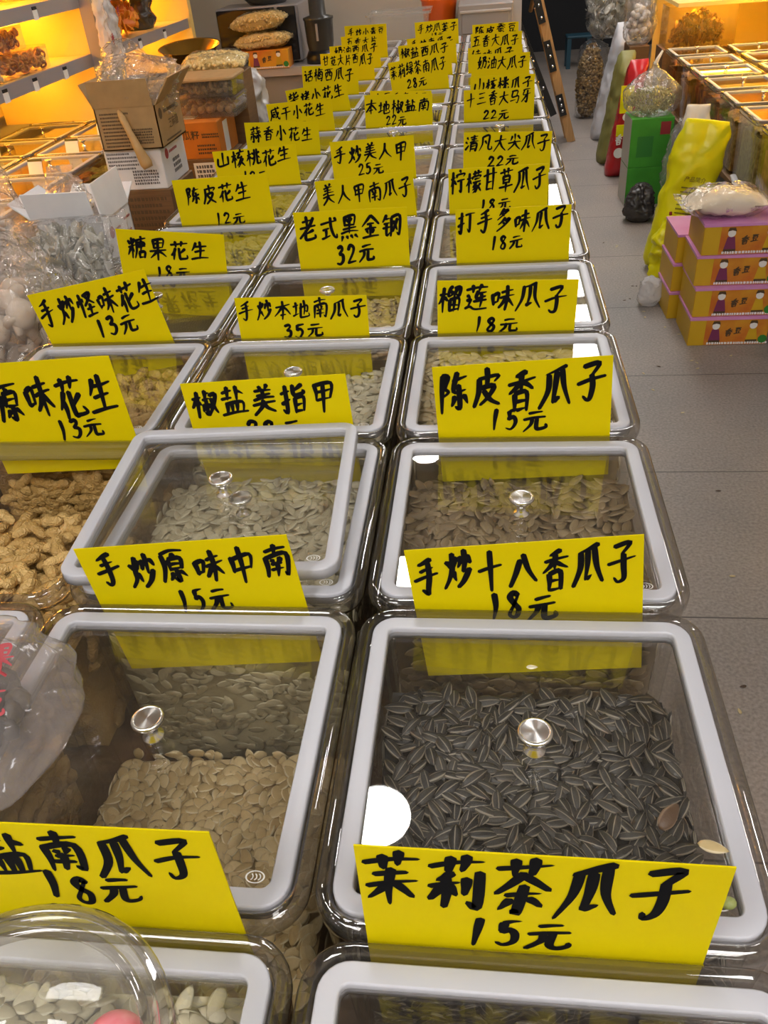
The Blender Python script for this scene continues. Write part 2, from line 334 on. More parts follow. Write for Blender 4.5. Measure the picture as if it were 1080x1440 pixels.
# ------------------------------------------------------------------ brush lettering: strokes on a 100 x 100 square, y down
MU = '6,34 36,30;21,8 21,94;21,36 4,62;25,42 37,54'
SHUI = '12,12 22,22;6,36 18,46;6,86 28,58'
CAO = '8,18 92,14;34,4 36,28;66,4 62,26'
GL = {
'手': '68,8 25,22;28,38 72,30;10,58 92,46;52,18 58,50 54,82 48,94 32,84',
'炒': '18,30 24,46;46,22 38,42;33,12 32,50 22,72 6,92;33,55 46,78;72,8 72,58;62,24 54,46;84,22 94,40;90,52 72,78 50,94',
'十': '12,50 88,42;50,8 50,94', '八': '40,25 32,55 10,85;58,15 70,50 94,82',
'香': '66,6 34,16;12,30 90,24;50,14 50,46;48,30 14,52;54,30 88,48;32,56 32,94;32,56 68,54 68,94;34,74 66,72;34,92 66,91',
'瓜': '78,6 22,20;27,20 25,58 2,96;51,18 45,84;46,84 62,76;70,12 78,56 99,94',
'子': '26,16 72,12 52,34;52,34 58,60 54,86 40,92 30,82;8,52 94,44',
'陈': '14,10 14,94;14,12 36,14 24,34 38,48 20,58;50,24 92,18;66,8 52,50 90,46;72,34 72,88 62,84;56,60 46,80;84,60 94,76',
'皮': '24,26 24,60 8,92;24,28 86,22 78,36;54,6 54,48;26,50 76,46 56,74 30,94;40,56 62,78 92,94',
'原': '16,14 90,10;18,14 18,50 6,92;56,16 46,28;36,30 36,60;36,30 78,28 76,58;38,44 76,43;38,58 76,57;56,60 56,92 46,86;42,68 30,86;70,66 86,82',
'味': '10,34 14,68;12,36 36,32 32,62;14,64 34,60;46,30 88,24;42,48 96,40;66,8 66,94;64,48 40,80;68,48 96,78',
'中': '18,32 22,66;18,34 80,28 76,60;22,62 78,58;50,6 50,96',
'南': '18,20 84,14;50,4 50,34;18,38 16,92;18,38 84,34 84,90 74,84;38,44 44,54;62,42 56,54;34,60 68,57;30,74 72,71;50,56 50,90',
'花': '8,22 92,16;32,8 34,32;66,6 62,30;34,38 10,70;26,54 26,94;82,42 54,64;52,38 54,84 66,90 94,86 92,74',
'生': '30,14 12,46;24,32 84,26;24,56 78,52;6,88 96,84;52,8 52,86',
'椒': MU + ';54,10 54,38;54,22 68,20;42,42 70,36;56,40 56,88 48,82;46,56 42,74;64,54 70,68;72,28 94,26 84,60 64,92;74,38 84,66 98,90',
'盐': '10,22 44,18;26,6 26,42;6,44 46,38;64,8 64,44;66,22 86,30;20,56 24,88;20,56 80,54 78,88;42,56 42,88;60,56 60,88;4,90 98,86',
'美': '36,4 42,16;66,2 58,14;20,22 80,18;26,34 76,31;14,48 88,43;50,14 50,48;10,64 92,58;50,52 42,74 14,96;52,64 66,78 92,94',
'指': '6,30 36,26;22,8 24,88 12,80;6,62 38,50;82,10 54,24;52,8 54,38 88,36 88,28;56,50 56,92;56,50 86,48 86,92;58,70 84,69;58,90 84,89',
'甲': '20,14 24,60;20,16 80,12 76,56;24,36 76,33;24,58 76,55;50,14 50,98',
'怪': '10,30 6,50;34,26 40,38;22,8 22,94;46,16 84,12 70,38 46,52;54,18 70,36 94,48;50,66 88,63;68,50 68,90;42,92 98,88',
'榴': MU + ';58,8 46,16 44,40 58,34;54,22 60,36;66,14 92,12 88,40 80,36;76,16 64,44;48,52 50,92;48,52 88,50 86,92;50,71 86,69;50,90 86,89;68,52 68,90',
'莲': CAO + ';46,34 88,31;58,26 48,50 86,47;40,62 94,58;68,36 68,82;12,36 22,46;10,56 26,54 18,80;6,84 24,80 50,92 96,90',
'茉': CAO + ';26,42 76,38;10,58 92,52;50,30 50,96;48,58 18,84;54,56 90,82',
'莉': CAO + ';44,32 18,42;8,54 54,48;32,40 32,94;32,54 8,80;34,54 52,72;66,40 66,70;88,32 88,92 76,86',
'茶': CAO + ';50,26 8,56;52,28 94,52;26,62 76,58;50,44 50,94 42,88;36,70 18,86;64,68 84,84',
'本': '10,34 90,28;50,6 50,96;48,34 8,78;52,34 94,74;34,74 66,72',
'地': '4,36 34,32;18,14 18,78;2,82 38,70;40,46 86,34 84,62 74,60;66,8 66,76;48,24 48,84 58,92 96,88 94,74',
'元': '26,18 74,14;8,44 92,38;38,42 34,66 8,94;58,42 58,82 70,90 94,86 94,74',
'1': '54,6 46,94', '2': '24,26 42,8 66,18 60,44 20,88;20,88 84,84', '3': '26,14 58,8 64,24 42,42;42,42 70,50 70,76 48,92 22,84',
'5': '34,12 30,44;30,44 56,38 72,56 64,80 42,92 22,84;34,12 78,8', '8': '66,20 48,8 30,22 46,44 68,64 62,88 42,92 28,78 44,52 66,20',
'大': '8,40 92,32;50,6 46,46 8,94;50,44 66,70 96,92', '小': '50,6 50,90 38,82;26,36 10,66;70,34 92,62',
'糖': '8,18 14,34;38,14 30,32;4,46 42,40;22,8 22,92;20,48 4,74;24,50 38,64;70,2 72,12;48,18 96,14;50,18 48,60 38,92;58,30 88,28 86,44;54,38 96,35;58,48 90,46;72,20 72,62;60,70 62,92;60,70 88,68 86,92;62,90 86,89',
'果': '22,8 26,44;22,10 78,8 74,42;26,26 74,24;26,42 74,40;6,58 94,52;50,10 50,98;48,58 12,86;52,58 92,84',
'山': '50,8 50,82;14,40 16,84 86,80;86,36 86,84',
'核': MU + ';66,4 70,14;42,24 96,20;66,24 48,46 74,42;76,40 40,84;86,54 46,96;70,70 94,92',
'桃': MU + ';58,8 58,60 42,90;44,26 50,38;42,58 56,48;74,6 74,76 82,86 98,82 98,72;92,22 82,34;82,46 96,58',
'人': '50,10 42,50 8,92;48,40 64,66 94,90',
'老': '24,22 70,18;46,4 46,40;8,44 92,38;80,10 56,44 8,80;78,54 42,66;40,52 40,84 52,92 90,88 90,76',
'式': '10,30 92,24;20,52 54,48;36,50 36,82;14,88 60,78;62,6 66,46 80,80 94,90 96,76;78,8 88,16',
'黑': '26,8 28,42;26,10 76,8 72,40;40,16 44,28;62,14 56,28;28,40 72,39;50,10 50,70;22,54 80,51;8,70 94,66;16,80 8,94;36,80 40,92;58,79 64,90;78,77 92,90',
'金': '50,4 8,44;52,6 94,42;34,40 68,37;22,58 78,54;50,40 50,88;32,64 38,78;68,62 60,76;8,92 94,88',
'钢': '24,6 6,34;20,24 40,20;14,42 40,38;8,58 42,54;26,40 26,88 42,76;50,18 50,92;50,18 92,14 92,88 82,82;80,28 58,74;60,34 82,70',
'打': '6,30 36,26;22,8 24,88 12,80;6,62 38,50;46,22 96,16;72,20 72,86 58,78',
'多': '52,4 24,30;46,14 74,12 20,50;44,24 54,32;62,42 26,68;56,54 86,50 60,76 16,98;50,62 60,72',
'柠': MU + ';68,4 70,14;46,20 44,32;46,22 96,18 90,30;46,46 96,42;72,44 72,88 60,82',
'檬': MU + ';44,14 98,11;58,4 60,22;82,4 80,20;44,28 42,36;44,28 96,26 92,34;54,40 86,38;48,52 94,48;68,52 46,70;62,58 74,76 68,94 58,90;70,68 46,84;72,78 48,96;92,58 78,68;76,66 96,90',
'甘': '8,34 92,28;30,10 30,88;70,8 70,88;32,60 68,58;30,86 70,85',
'草': CAO + ';28,36 30,64;28,36 72,34 70,62;30,49 70,48;30,63 70,61;6,78 94,74;50,62 50,98',
'清': SHUI + ';40,16 92,12;44,28 86,25;34,42 98,38;66,4 66,42;46,54 44,94;46,54 86,52 86,92 78,88;48,66 84,65;48,78 84,77',
'凡': '26,12 24,56 6,92;26,14 72,10 72,70 80,88 96,84 96,72;44,36 56,52',
'尖': '50,4 50,36;30,14 16,36;70,12 88,32;6,54 94,48;50,40 42,66 8,94;52,52 68,76 94,94',
'三': '22,18 78,14;28,48 72,45;8,86 94,80', '马': '20,14 74,12 68,46;28,16 24,50 84,46 80,88 66,82;8,72 62,67',
'牙': '20,16 82,12;32,18 24,44 92,38;60,16 60,88 46,80;56,42 8,86',
'奶': '28,6 16,58 36,84;40,34 28,66 6,92;4,42 46,36;52,16 86,12 78,40 96,40 88,86 76,80;64,18 60,60 44,92',
'油': SHUI + ';44,34 46,90;44,34 92,32 90,90;46,60 90,58;46,89 90,88;68,8 68,88',
'佳': '24,6 6,46;18,32 18,94;46,22 88,18;66,6 66,44;40,46 96,42;46,66 90,62;66,48 66,88;36,90 98,86',
'五': '16,14 84,10;46,12 34,86;22,46 72,42 66,86;6,90 96,86',
'豆': '16,10 84,8;28,28 30,56;28,28 74,26 70,54;30,54 70,53;34,66 40,80;68,64 60,80;8,90 94,86',
'蚕': '26,10 74,7;10,30 90,24;50,8 44,30 10,52;52,28 92,50;30,54 32,74;30,54 72,52 70,72;32,73 70,71;50,44 50,90;12,94 82,88;76,80 90,96',
'蒜': CAO + ';18,34 44,32;8,46 50,42;30,44 30,92 22,88;20,58 8,78;40,56 50,72;60,34 86,31;54,46 96,40;74,42 74,94 66,88;64,56 54,76;84,54 96,72',
'咸': '20,20 92,14;22,20 20,60 6,92;32,38 56,35;34,52 34,72;34,52 54,50 52,70;34,71 52,69;62,4 66,46 80,80 94,90 96,76;86,38 60,78;78,4 88,12',
'干': '20,18 80,14;6,48 94,42;50,16 50,96',
'柴': '22,8 22,38;22,22 44,19;8,22 8,40;4,44 46,36;86,10 58,24;56,6 58,38 70,42 94,38 92,30;8,60 92,54;50,46 50,98;48,60 14,88;52,60 90,86',
'烤': '14,30 20,46;40,22 34,42;27,12 27,50 18,72 4,92;28,55 40,78;50,20 84,16;66,6 66,36;44,40 98,34;90,12 46,62;58,56 88,53;62,56 58,72 88,70 82,94 70,88',
'话': '12,10 22,20;6,40 24,36 22,86 36,74;86,8 52,20;42,38 96,32;68,18 68,56;48,60 50,92;48,60 90,57 88,90;50,90 88,89',
'梅': MU + ';58,4 42,28;52,18 94,14;54,32 46,78 92,74;54,34 88,31 82,92 72,88;42,56 98,50;66,40 72,48;62,60 68,68',
'西': '8,16 92,12;20,36 24,88;20,36 82,33 78,86;42,16 40,50 28,66;60,15 60,56 74,56;24,86 78,84',
'片': '30,8 28,56 8,94;64,6 64,34;30,36 90,32;32,58 70,56 70,94',
'绿': '28,6 10,30 32,28;34,24 8,54 36,48;6,84 38,68;50,12 88,10 86,40;54,26 86,24;42,42 98,38;70,42 70,90 60,84;50,52 58,60;44,80 62,66;90,52 76,62;76,62 96,84',
'青': '20,16 80,12;26,30 74,27;8,44 92,40;50,4 50,44;28,56 26,96;28,56 72,54 72,92 62,88;30,68 70,67;30,80 70,79',
'蒌': CAO + ';20,40 80,36;50,26 50,56;48,40 20,56;52,40 84,54;50,56 30,80 72,94;70,66 44,86 14,96;8,74 94,70',
}
def stroke(mb, pts, wid, jit, rg, y):
    y -= .0001 * rg.random(); dd = pts[-1][0] - pts[0][0], pts[-1][1] - pts[0][1]; wid *= .82 if abs(dd[0]) > 2 * abs(dd[1]) else 1.08
    P = [Vector((p[0] + rg.normal(0, jit), p[1] + rg.normal(0, jit))) for p in pts]
    if len(P) == 2: P = [P[0], P[0].lerp(P[1], .5) + (P[1] - P[0]).orthogonal() * rg.normal(0.02, .025), P[1]]
    Q = []
    for i in range(len(P) - 1):
        a, b, c, d = P[max(i - 1, 0)], P[i], P[i + 1], P[min(i + 2, len(P) - 1)]
        for k in range(5):
            t = k / 5; Q.append(.5 * ((2 * b) + (c - a) * t + (2 * a - 5 * b + 4 * c - d) * t * t + (3 * b - a - 3 * c + d) * t ** 3))
    Q.append(P[-1]); n = len(Q); end = .35 + .5 * rg.random()
    vs = []; fs = []
    for i, q in enumerate(Q):
        t = i / (n - 1); tg = (Q[min(i + 1, n - 1)] - Q[max(i - 1, 0)]).normalized(); nn = Vector((-tg.y, tg.x))
        w = wid * .5 * ((.95 + .25 * math.sin(PI * min(1, t * 1.3 + .1))) * (1 - t) + t * end + .12 * math.sin(PI * t))
        dx = nn * w + Vector((.35 * w, -.2 * w))
        vs += [q + nn * w, q - nn * w]
    t0 = (Q[1] - Q[0]).normalized(); t1 = (Q[-1] - Q[-2]).normalized()
    vs += [Q[0] - t0 * wid * .32, Q[-1] + t1 * wid * .35]
    for i in range(n - 1): fs.append((2 * i, 2 * i + 1, 2 * i + 3, 2 * i + 2))
    fs += [(1, 0, 2 * n), (2 * n - 2, 2 * n - 1, 2 * n + 1)]
    mb.add([(v.x, y, v.y) for v in vs], fs)
def write(mb, text, x0, x1, zc, ch, y, rg, bold=.125, rise=.0):
    """brush-write text between x0 and x1 around height zc with character height ch"""
    adv = [(.62 if c.isdigit() else 1.0) for c in text]; tot = sum(adv); u = (x1 - x0) / tot; x = x0
    for c, a in zip(text, adv):
        cw = u * a * (1.12 if c.isdigit() else .92); px = x + (u * a - cw) / 2; hh = ch * (.9 + .16 * rg.random()); dz = ch * rg.normal(0, .04)
        for st in GL[c].split(';'):
            pts = []
            for p in st.split():
                a_, b_ = map(float, p.split(',')); a_ /= 100; b_ /= 100
                pts.append((px + a_ * cw + .10 * cw * (.5 - b_), zc + dz + (.5 - b_) * hh + .08 * hh * (a_ - .5) + rise * (px + a_ * cw - (x0 + x1) / 2)))
            stroke(mb, pts, bold * math.sqrt(max(cw / a * .95, .2 * ch) * ch) , .012 * ch, rg, y)
        x += u * a

# ------------------------------------------------------------------ the stand and the bins
st = thing('display_table', 'long wooden stand under the three columns of clear bins', 'table', (0, 0, 0))
obj('table_top', MB().box((-.15, 2.4, .527), (.92, 4.82, .05)).mesh('table_top', MAT['wood']), st)
for x in (-.55, .25):
    for y in (.1, 2.4, 4.7): obj('leg', MB().box((x, y, .251), (.06, .06, .502)).mesh('leg', MAT['wood']), st)
ZB = H - BH + .0                                # bins stand at .554

def bin_meshes():
    b = MB(); b.rloops([(.016, 0), (.011, .12), (.007, .22), (.0045, .258), (.0165, .258), (.0175, .22), (.0195, .12), (.0225, .005)], .15, .034, cap0=True, cap1=True)
    r = MB(); r.rloops([(.0045, .2585), (.0022, .264), (.0016, .272), (.0026, .2775), (.0052, .280), (.0088, .2795), (.0115, .2768), (.0128, .272), (.0132, .2645), (.0165, .2615), (.0165, .2585)], .15, .034, closed=True)
    return b.mesh('bin_body', MAT['acrylic']), r.mesh('bin_rim', MAT['rim'], True)
def lid_meshes():
    s = MB(); s.rloops([(.0140, .2665), (.0140, .2772), (.0141, .2776), (.0149, .2784), (.0152, .2785), (.0266, .2785), (.0269, .2784), (.0277, .2774), (.0278, .2770), (.0280, .2665)], .15, .034, closed=True)
    p = MB(); p.rloops([(.0279, .2690), (.0279, .2730)], .15, .034, cap0=True, cap1=True)
    k = MB(); k.lathe([(0, .2730), (.0085, .2730), (.0085, .2745), (.0048, .2765), (.0042, .285), (.0060, .2885), (.0118, .2905), (.0132, .2925), (.0130, .2945), (.0126, .2952), (.0114, .2958), (.0111, .2958), (.0107, .2953), (.0106, .2952), (.0103, .2952), (.006, .2953), (0, .2954)], n=32)
    e = MB(); n = 24
    def ring(cx, cy, rx, ry, w, a0, a1, m):
        vs = []; fs = []
        for i in range(m + 1):
            a = a0 + (a1 - a0) * i / m
            for q in (1, 1 - w): vs.append((cx + rx * q * math.cos(a), cy + ry * q * math.sin(a), .2734))
        for i in range(m): fs.append((2 * i, 2 * i + 1, 2 * i + 3, 2 * i + 2))
        e.add(vs, fs)
    ring(.110, -.1125, .0068, .0046, .16, 0, 2 * PI, 24)
    for q in range(3): ring(.1065 + q * .0026, -.1125, .0024, .0026, .3, -1.2, 1.2, 8)
    return s.mesh('seal', MAT['seal'], True), p.mesh('panel', MAT['lidpanel']), k.mesh('knob', MAT['chrome'], True), e.mesh('emblem', MAT['emblem'])
BODY, RIM = bin_meshes(); SEAL, PANEL, KNOB, EMB = lid_meshes()

# cards: (row, name, price, x0, z0, x1, z1, name x0,x1,centre,height, price x0,x1,centre,height)  (x along the card, lengths in card widths)
DN = (.03, .97, .14, .23); DP = (.33, .64, .36, .14)
CARDS = {
'C': [(1, '茉莉茶瓜子', '15元', .042, .934, .243, .932, (0, .92, .157, .30), (.29, .62, .42, .17)),
      (2, '手炒十八香瓜子', '18元', .043, .898, .243, .917, (.01, .98, .135, .25), (.31, .64, .36, .18)),
      (3, '陈皮香瓜子', '15元', .052, .924, .253, .934, (.01, .98, .16, .29), (.29, .65, .365, .15)),
      (4, '榴莲味瓜子', '18元', .043, .913, .244, .908, (.0, .94, .13, .22), (.25, .6, .33, .12)),
      (5, '打手多味瓜子', '18元', .060, .925, .257, .926, (.01, .99, .11, .22), (.29, .6, .30, .13)),
      (6, '柠檬甘草瓜子', '18元', .036, .920, .237, .921, (.01, .99, .13, .24), (.30, .64, .37, .13)),
      (7, '清凡大尖瓜子', '22元', .061, .926, .263, .919, (.01, .99, .11, .2), (.27, .65, .31, .13)),
      (9, '十三香大马牙', '22元', .047, .918, .251, .916, (.02, .96, .12, .2), (.27, .66, .33, .14)),
      (10, '山核桃瓜子', '', .061, .908, .266, .905, (.05, .98, .13, .22), DP),
      (11, '奶油大瓜子', '', .060, .933, .262, .929, (.1, .96, .14, .22), DP),
      (12, '佳味瓜子', '', .042, .917, .247, .918, (.05, .85, .13, .2), DP),
      (13, '五香大瓜子', '', .048, .931, .255, .930, (.02, .95, .14, .22), DP),
      (14, '陈皮蚕豆', '', .050, .933, .250, .934, (.03, .97, .12, .2), DP)],
'B': [(1, '椒盐南瓜子', '18元', -.239, .937, -.039, .939, (.08, .96, .14, .25), (.38, .72, .335, .17)),
      (2, '手炒原味中南', '15元', -.261, .897, -.059, .915, (.04, 1.0, .135, .22), (.38, .66, .34, .15)),
      (3, '椒盐美指甲', '28元', -.251, .909, -.049, .918, (.03, .94, .14, .22), (.33, .70, .34, .14)),
      (4, '手炒本地南瓜子', '35元', -.263, .897, -.062, .895, (.0, 1.0, .10, .165), (.33, .66, .27, .12)),
      (5, '老式黑金钢', '32元', -.226, .933, -.024, .934, (.02, .95, .15, .22), (.33, .70, .39, .18)),
      (6, '美人甲南瓜子', '', -.242, .909, -.037, .921, (.04, .99, .15, .2), DP),
      (7, '手炒美人甲', '25元', -.256, .922, -.056, .927, (.01, .93, .15, .22), (.3, .62, .33, .14)),
      (9, '本地椒盐南', '22元', -.246, .922, -.045, .916, (.0, .97, .16, .21), (.3, .62, .35, .14)),
      (10, '十三香南瓜子', '', -.267, .886, -.065, .876, (.05, .95, .1, .16), DP),
      (11, '茉莉绿茶南瓜子', '28元', -.234, .924, -.030, .944, (.0, 1.0, .15, .22), (.27, .63, .38, .16)),
      (12, '椒盐西瓜子', '', -.224, .940, -.025, .952, (.03, .97, .14, .2), DP),
      (13, '手炒南瓜子', '', -.215, .929, -.015, .940, (.05, .95, .12, .2), DP),
      (15, '手炒瓜蒌子', '18元', -.225, .930, -.021, .934, (.04, .98, .14, .2), (.35, .65, .28, .1))],
'A': [(3, '原味花生', '13元', -.526, .939, -.330, .948, (.13, .97, .25, .31), (.47, .81, .49, .15)),
      (4, '手炒怪味花生', '13元', -.590, .912, -.393, .946, (.0, 1.04, .16, .24), (.41, .78, .38, .16)),
      (5, '糖果花生', '18元', -.560, .919, -.359, .900, (.08, .86, .16, .21), (.3, .66, .38, .13)),
      (6, '陈皮花生', '12元', -.548, .926, -.340, .930, (.1, .8, .16, .2), (.36, .7, .41, .13)),
      (7, '山核桃花生', '12元', -.545, .915, -.339, .922, (.02, .94, .1, .2), (.3, .62, .31, .12)),
      (8, '蒜香小花生', '', -.538, .921, -.335, .915, (.05, .92, .15, .2), DP),
      (9, '咸干小花生', '12元', -.545, .914, -.346, .922, (.02, .9, .15, .21), (.3, .6, .33, .12)),
      (10, '柴烤小花生', '', -.549, .902, -.345, .924, (.02, .95, .14, .22), DP),
      (11, '话梅西瓜子', '', -.545, .933, -.342, .924, (.02, .93, .15, .22), DP),
      (12, '甘草大片西瓜子', '', -.528, .932, -.320, .929, (.03, 1.0, .12, .2), DP),
      (13, '奶油西瓜子', '', -.540, .922, -.330, .928, (.08, .97, .1, .18), DP),
      (14, '五香大片', '', -.535, .924, -.330, .927, (.1, .8, .12, .17), DP),
      (15, '手炒小青豆', '18元', -.560, .937, -.359, .935, (.05, .95, .15, .2), (.35, .65, .32, .1))],
}
CX = {'A': -.45, 'B': -.15, 'C': .15}
COLN = {'A': 'left', 'B': 'middle', 'C': 'right'}
NAMED = {}
for c in CARDS:
    for row in CARDS[c]:
        r, name, price, x0, z0, x1, z1, nl, pl = row; NAMED[c, r] = name
        w = math.hypot(x1 - x0, z1 - z0); h = .158; ang = math.atan2(z1 - z0, x1 - x0); rg = np.random.default_rng(abs(hash(name)) % 1000 if 0 else sum(map(ord, name)))
        cm = MB().box((w / 2, 0, -h / 2), (w, .001, h))
        o = obj('price_card', cm.mesh('price_card', MAT['card']), None, (x0, r * D, z0), (0, -ang, 0))
        lab = 'yellow card handwritten %s%s standing in front of a %s-column bin' % (name, ' ' + price if price else '', COLN[c])
        tag(o, lab, 'price card', 'yellow price cards')
        lm = MB(); write(lm, name, w * nl[0], w * nl[1], -w * nl[2], w * nl[3], -.0009, rg)
        if price: write(lm, price, w * pl[0], w * pl[1], -w * pl[2], w * pl[3], -.0009, rg, bold=.15)
        obj('lettering', lm.mesh('lettering', MAT['ink']), o)

def where(c, r):
    if (c, r) in NAMED: return 'behind the %s card' % NAMED[c, r]
    special = {('C', 0): 'at the bottom right, in front of the 茉莉茶瓜子 card', ('B', 0): 'at the bottom left, in front of the 椒盐南瓜子 card',
               ('A', 1): 'cut by the left edge beside the 手炒原味中南 card', ('A', 2): 'of whole peanuts in front of the 原味花生 card',
               ('B', 8): 'two rows behind the 手炒美人甲 card front', ('C', 8): 'just in front of the 十三香大马牙 card',
               ('B', 14): 'just in front of the 手炒瓜蒌子 card', ('C', 15): 'last of the right column, behind the 陈皮蚕豆 bin'}
    return special[c, r]
first = True
BINS = {}
for c in 'CBA':
    for r in range(1 if c == 'A' else 0, 16):
        x, y = CX[c], r * D + D / 2; wh = where(c, r)
        if first:
            B0 = thing('storage_bin', '', 'bin'); obj('body', BODY, B0); obj('rim', RIM, B0)
            L0 = thing('bin_lid', '', 'lid'); obj('seal', SEAL, L0); P0 = obj('panel', PANEL, L0)
            obj('knob', KNOB, L0); obj('emblem', EMB, P0); b, l = B0, L0; first = False
        else:
            b = copy_tree(B0); l = copy_tree(L0) 
        b.location = (x, y, ZB); BINS[c, r] = b
        tag(b, 'clear square acrylic bin %s' % wh, 'bin', 'clear bins on the stand')
        jx, jy = random.uniform(-.0004, .0004), random.uniform(-.0004, .0004)
        l.location = (x + jx, y + jy, ZB)
        tag(l, 'white-edged clear lid on the bin %s' % wh, 'lid', 'white-edged bin lids')
        if (c, r) == ('A', 2):                    # taken off and laid skew over the neighbouring lid
            l.location = (-.166, .7475, ZB + .0270); l.rotation_euler = (0, 0, math.radians(3.2))
            l['label'] = 'loose clear lid with white edge lying askew on top of another lid'

# ------------------------------------------------------------------ seeds
def seed_shape(L, Wd, T, kind, ns=8, nr=5):
    """one seed lying along x: vertices, faces, uv (u across, v along)"""
    vs = [(-L / 2, 0, 0)]; uv = [(0, 0)]; fs = []
    for i in range(1, nr + 1):
        t = i / (nr + 1)
        if kind == 'peanut':
            w = (math.sin(PI * t) ** .5) * (1 - .24 * math.exp(-((t - .47) / .13) ** 2)) * (1.0 if t > .5 else .92)
        elif kind == 'bean': w = math.sin(PI * t) ** .5
        elif kind == 'drop': w = (math.sin(PI * t ** .8) ** .75)
        else: w = (math.sin(PI * t ** .72) ** .8)
        tt = T if kind in ('peanut', 'bean') else T * (.75 + .25 * math.sin(PI * t))
        for k in range(ns):
            a = 2 * PI * k / ns; ca, sa = math.cos(a), math.sin(a)
            vs.append((-L / 2 + L * t, Wd / 2 * w * ca, tt / 2 * w * (abs(sa) ** .8) * (1 if sa > 0 else -1) if kind not in ('peanut', 'bean') else tt / 2 * w * sa)); uv.append((ca, t))
    vs.append((L / 2, 0, 0)); uv.append((0, 1))
    for k in range(ns):
        j = (k + 1) % ns; fs.append((0, 1 + j, 1 + k)); e = 1 + (nr - 1) * ns; fs.append((e + k, e + j, len(vs) - 1))
        for i in range(nr - 1): a = 1 + i * ns; fs.append((a + k, a + j, a + ns + j, a + ns + k))
    return np.array(vs), fs, np.array(uv)
KIND = {   # length, width, thickness, profile, material, count per bin
    'sunflower': (.0265, .0118, .006, 'drop', 's_sunflower', 560), 'pumpkin': (.0200, .0125, .0034, 'drop', 's_pumpkin', 700),
    'white': (.022, .0108, .004, 'drop', 's_white', 700), 'cream': (.025, .0115, .005, 'drop', 's_cream', 560),
    'brown': (.026, .0110, .004, 'drop', 's_brown', 600), 'melon': (.015, .0105, .0035, 'drop', 's_melon', 850),
    'red': (.015, .010, .0035, 'drop', 's_red', 850), 'peanut': (.044, .0180, .0180, 'peanut', 's_peanut', 175),
    'palepeanut': (.026, .014, .014, 'peanut', 's_palepeanut', 330), 'bean': (.013, .010, .009, 'bean', 's_bean', 900),
    'orange': (.02, .012, .005, 'drop', 's_orange', 600)}
def mesh_np(name, vs, fs, uvs, m):
    me = bpy.data.meshes.new(name); me.from_pydata(vs.tolist(), [], fs); me.materials.append(m)
    lay = me.uv_layers.new(name='UVMap'); idx = np.empty(len(me.loops), dtype=np.int32); me.loops.foreach_get('vertex_index', idx)
    lay.data.foreach_set('uv', uvs[idx].astype(np.float32).ravel()); me.shade_smooth(); return me
def rotm(yaw, pitch, roll):
    return (Matrix.Rotation(yaw, 3, 'Z') @ Matrix.Rotation(pitch, 3, 'Y') @ Matrix.Rotation(roll, 3, 'X'))
def half_at(z): return .15 - (.0228 + (.0178 - .0228) * min(1, z / .24))
def spots(n, half, rg):
    k = int(math.ceil(math.sqrt(n))); s = 2 * half / k
    P = [(-half + (i + .5) * s + rg.normal(0, s * .3), -half + (j + .5) * s + rg.normal(0, s * .3)) for i in range(k) for j in range(k)]
    P = [(min(max(x, -half), half), min(max(y, -half), half)) for x, y in P]; rg.shuffle(P); return P[:n]
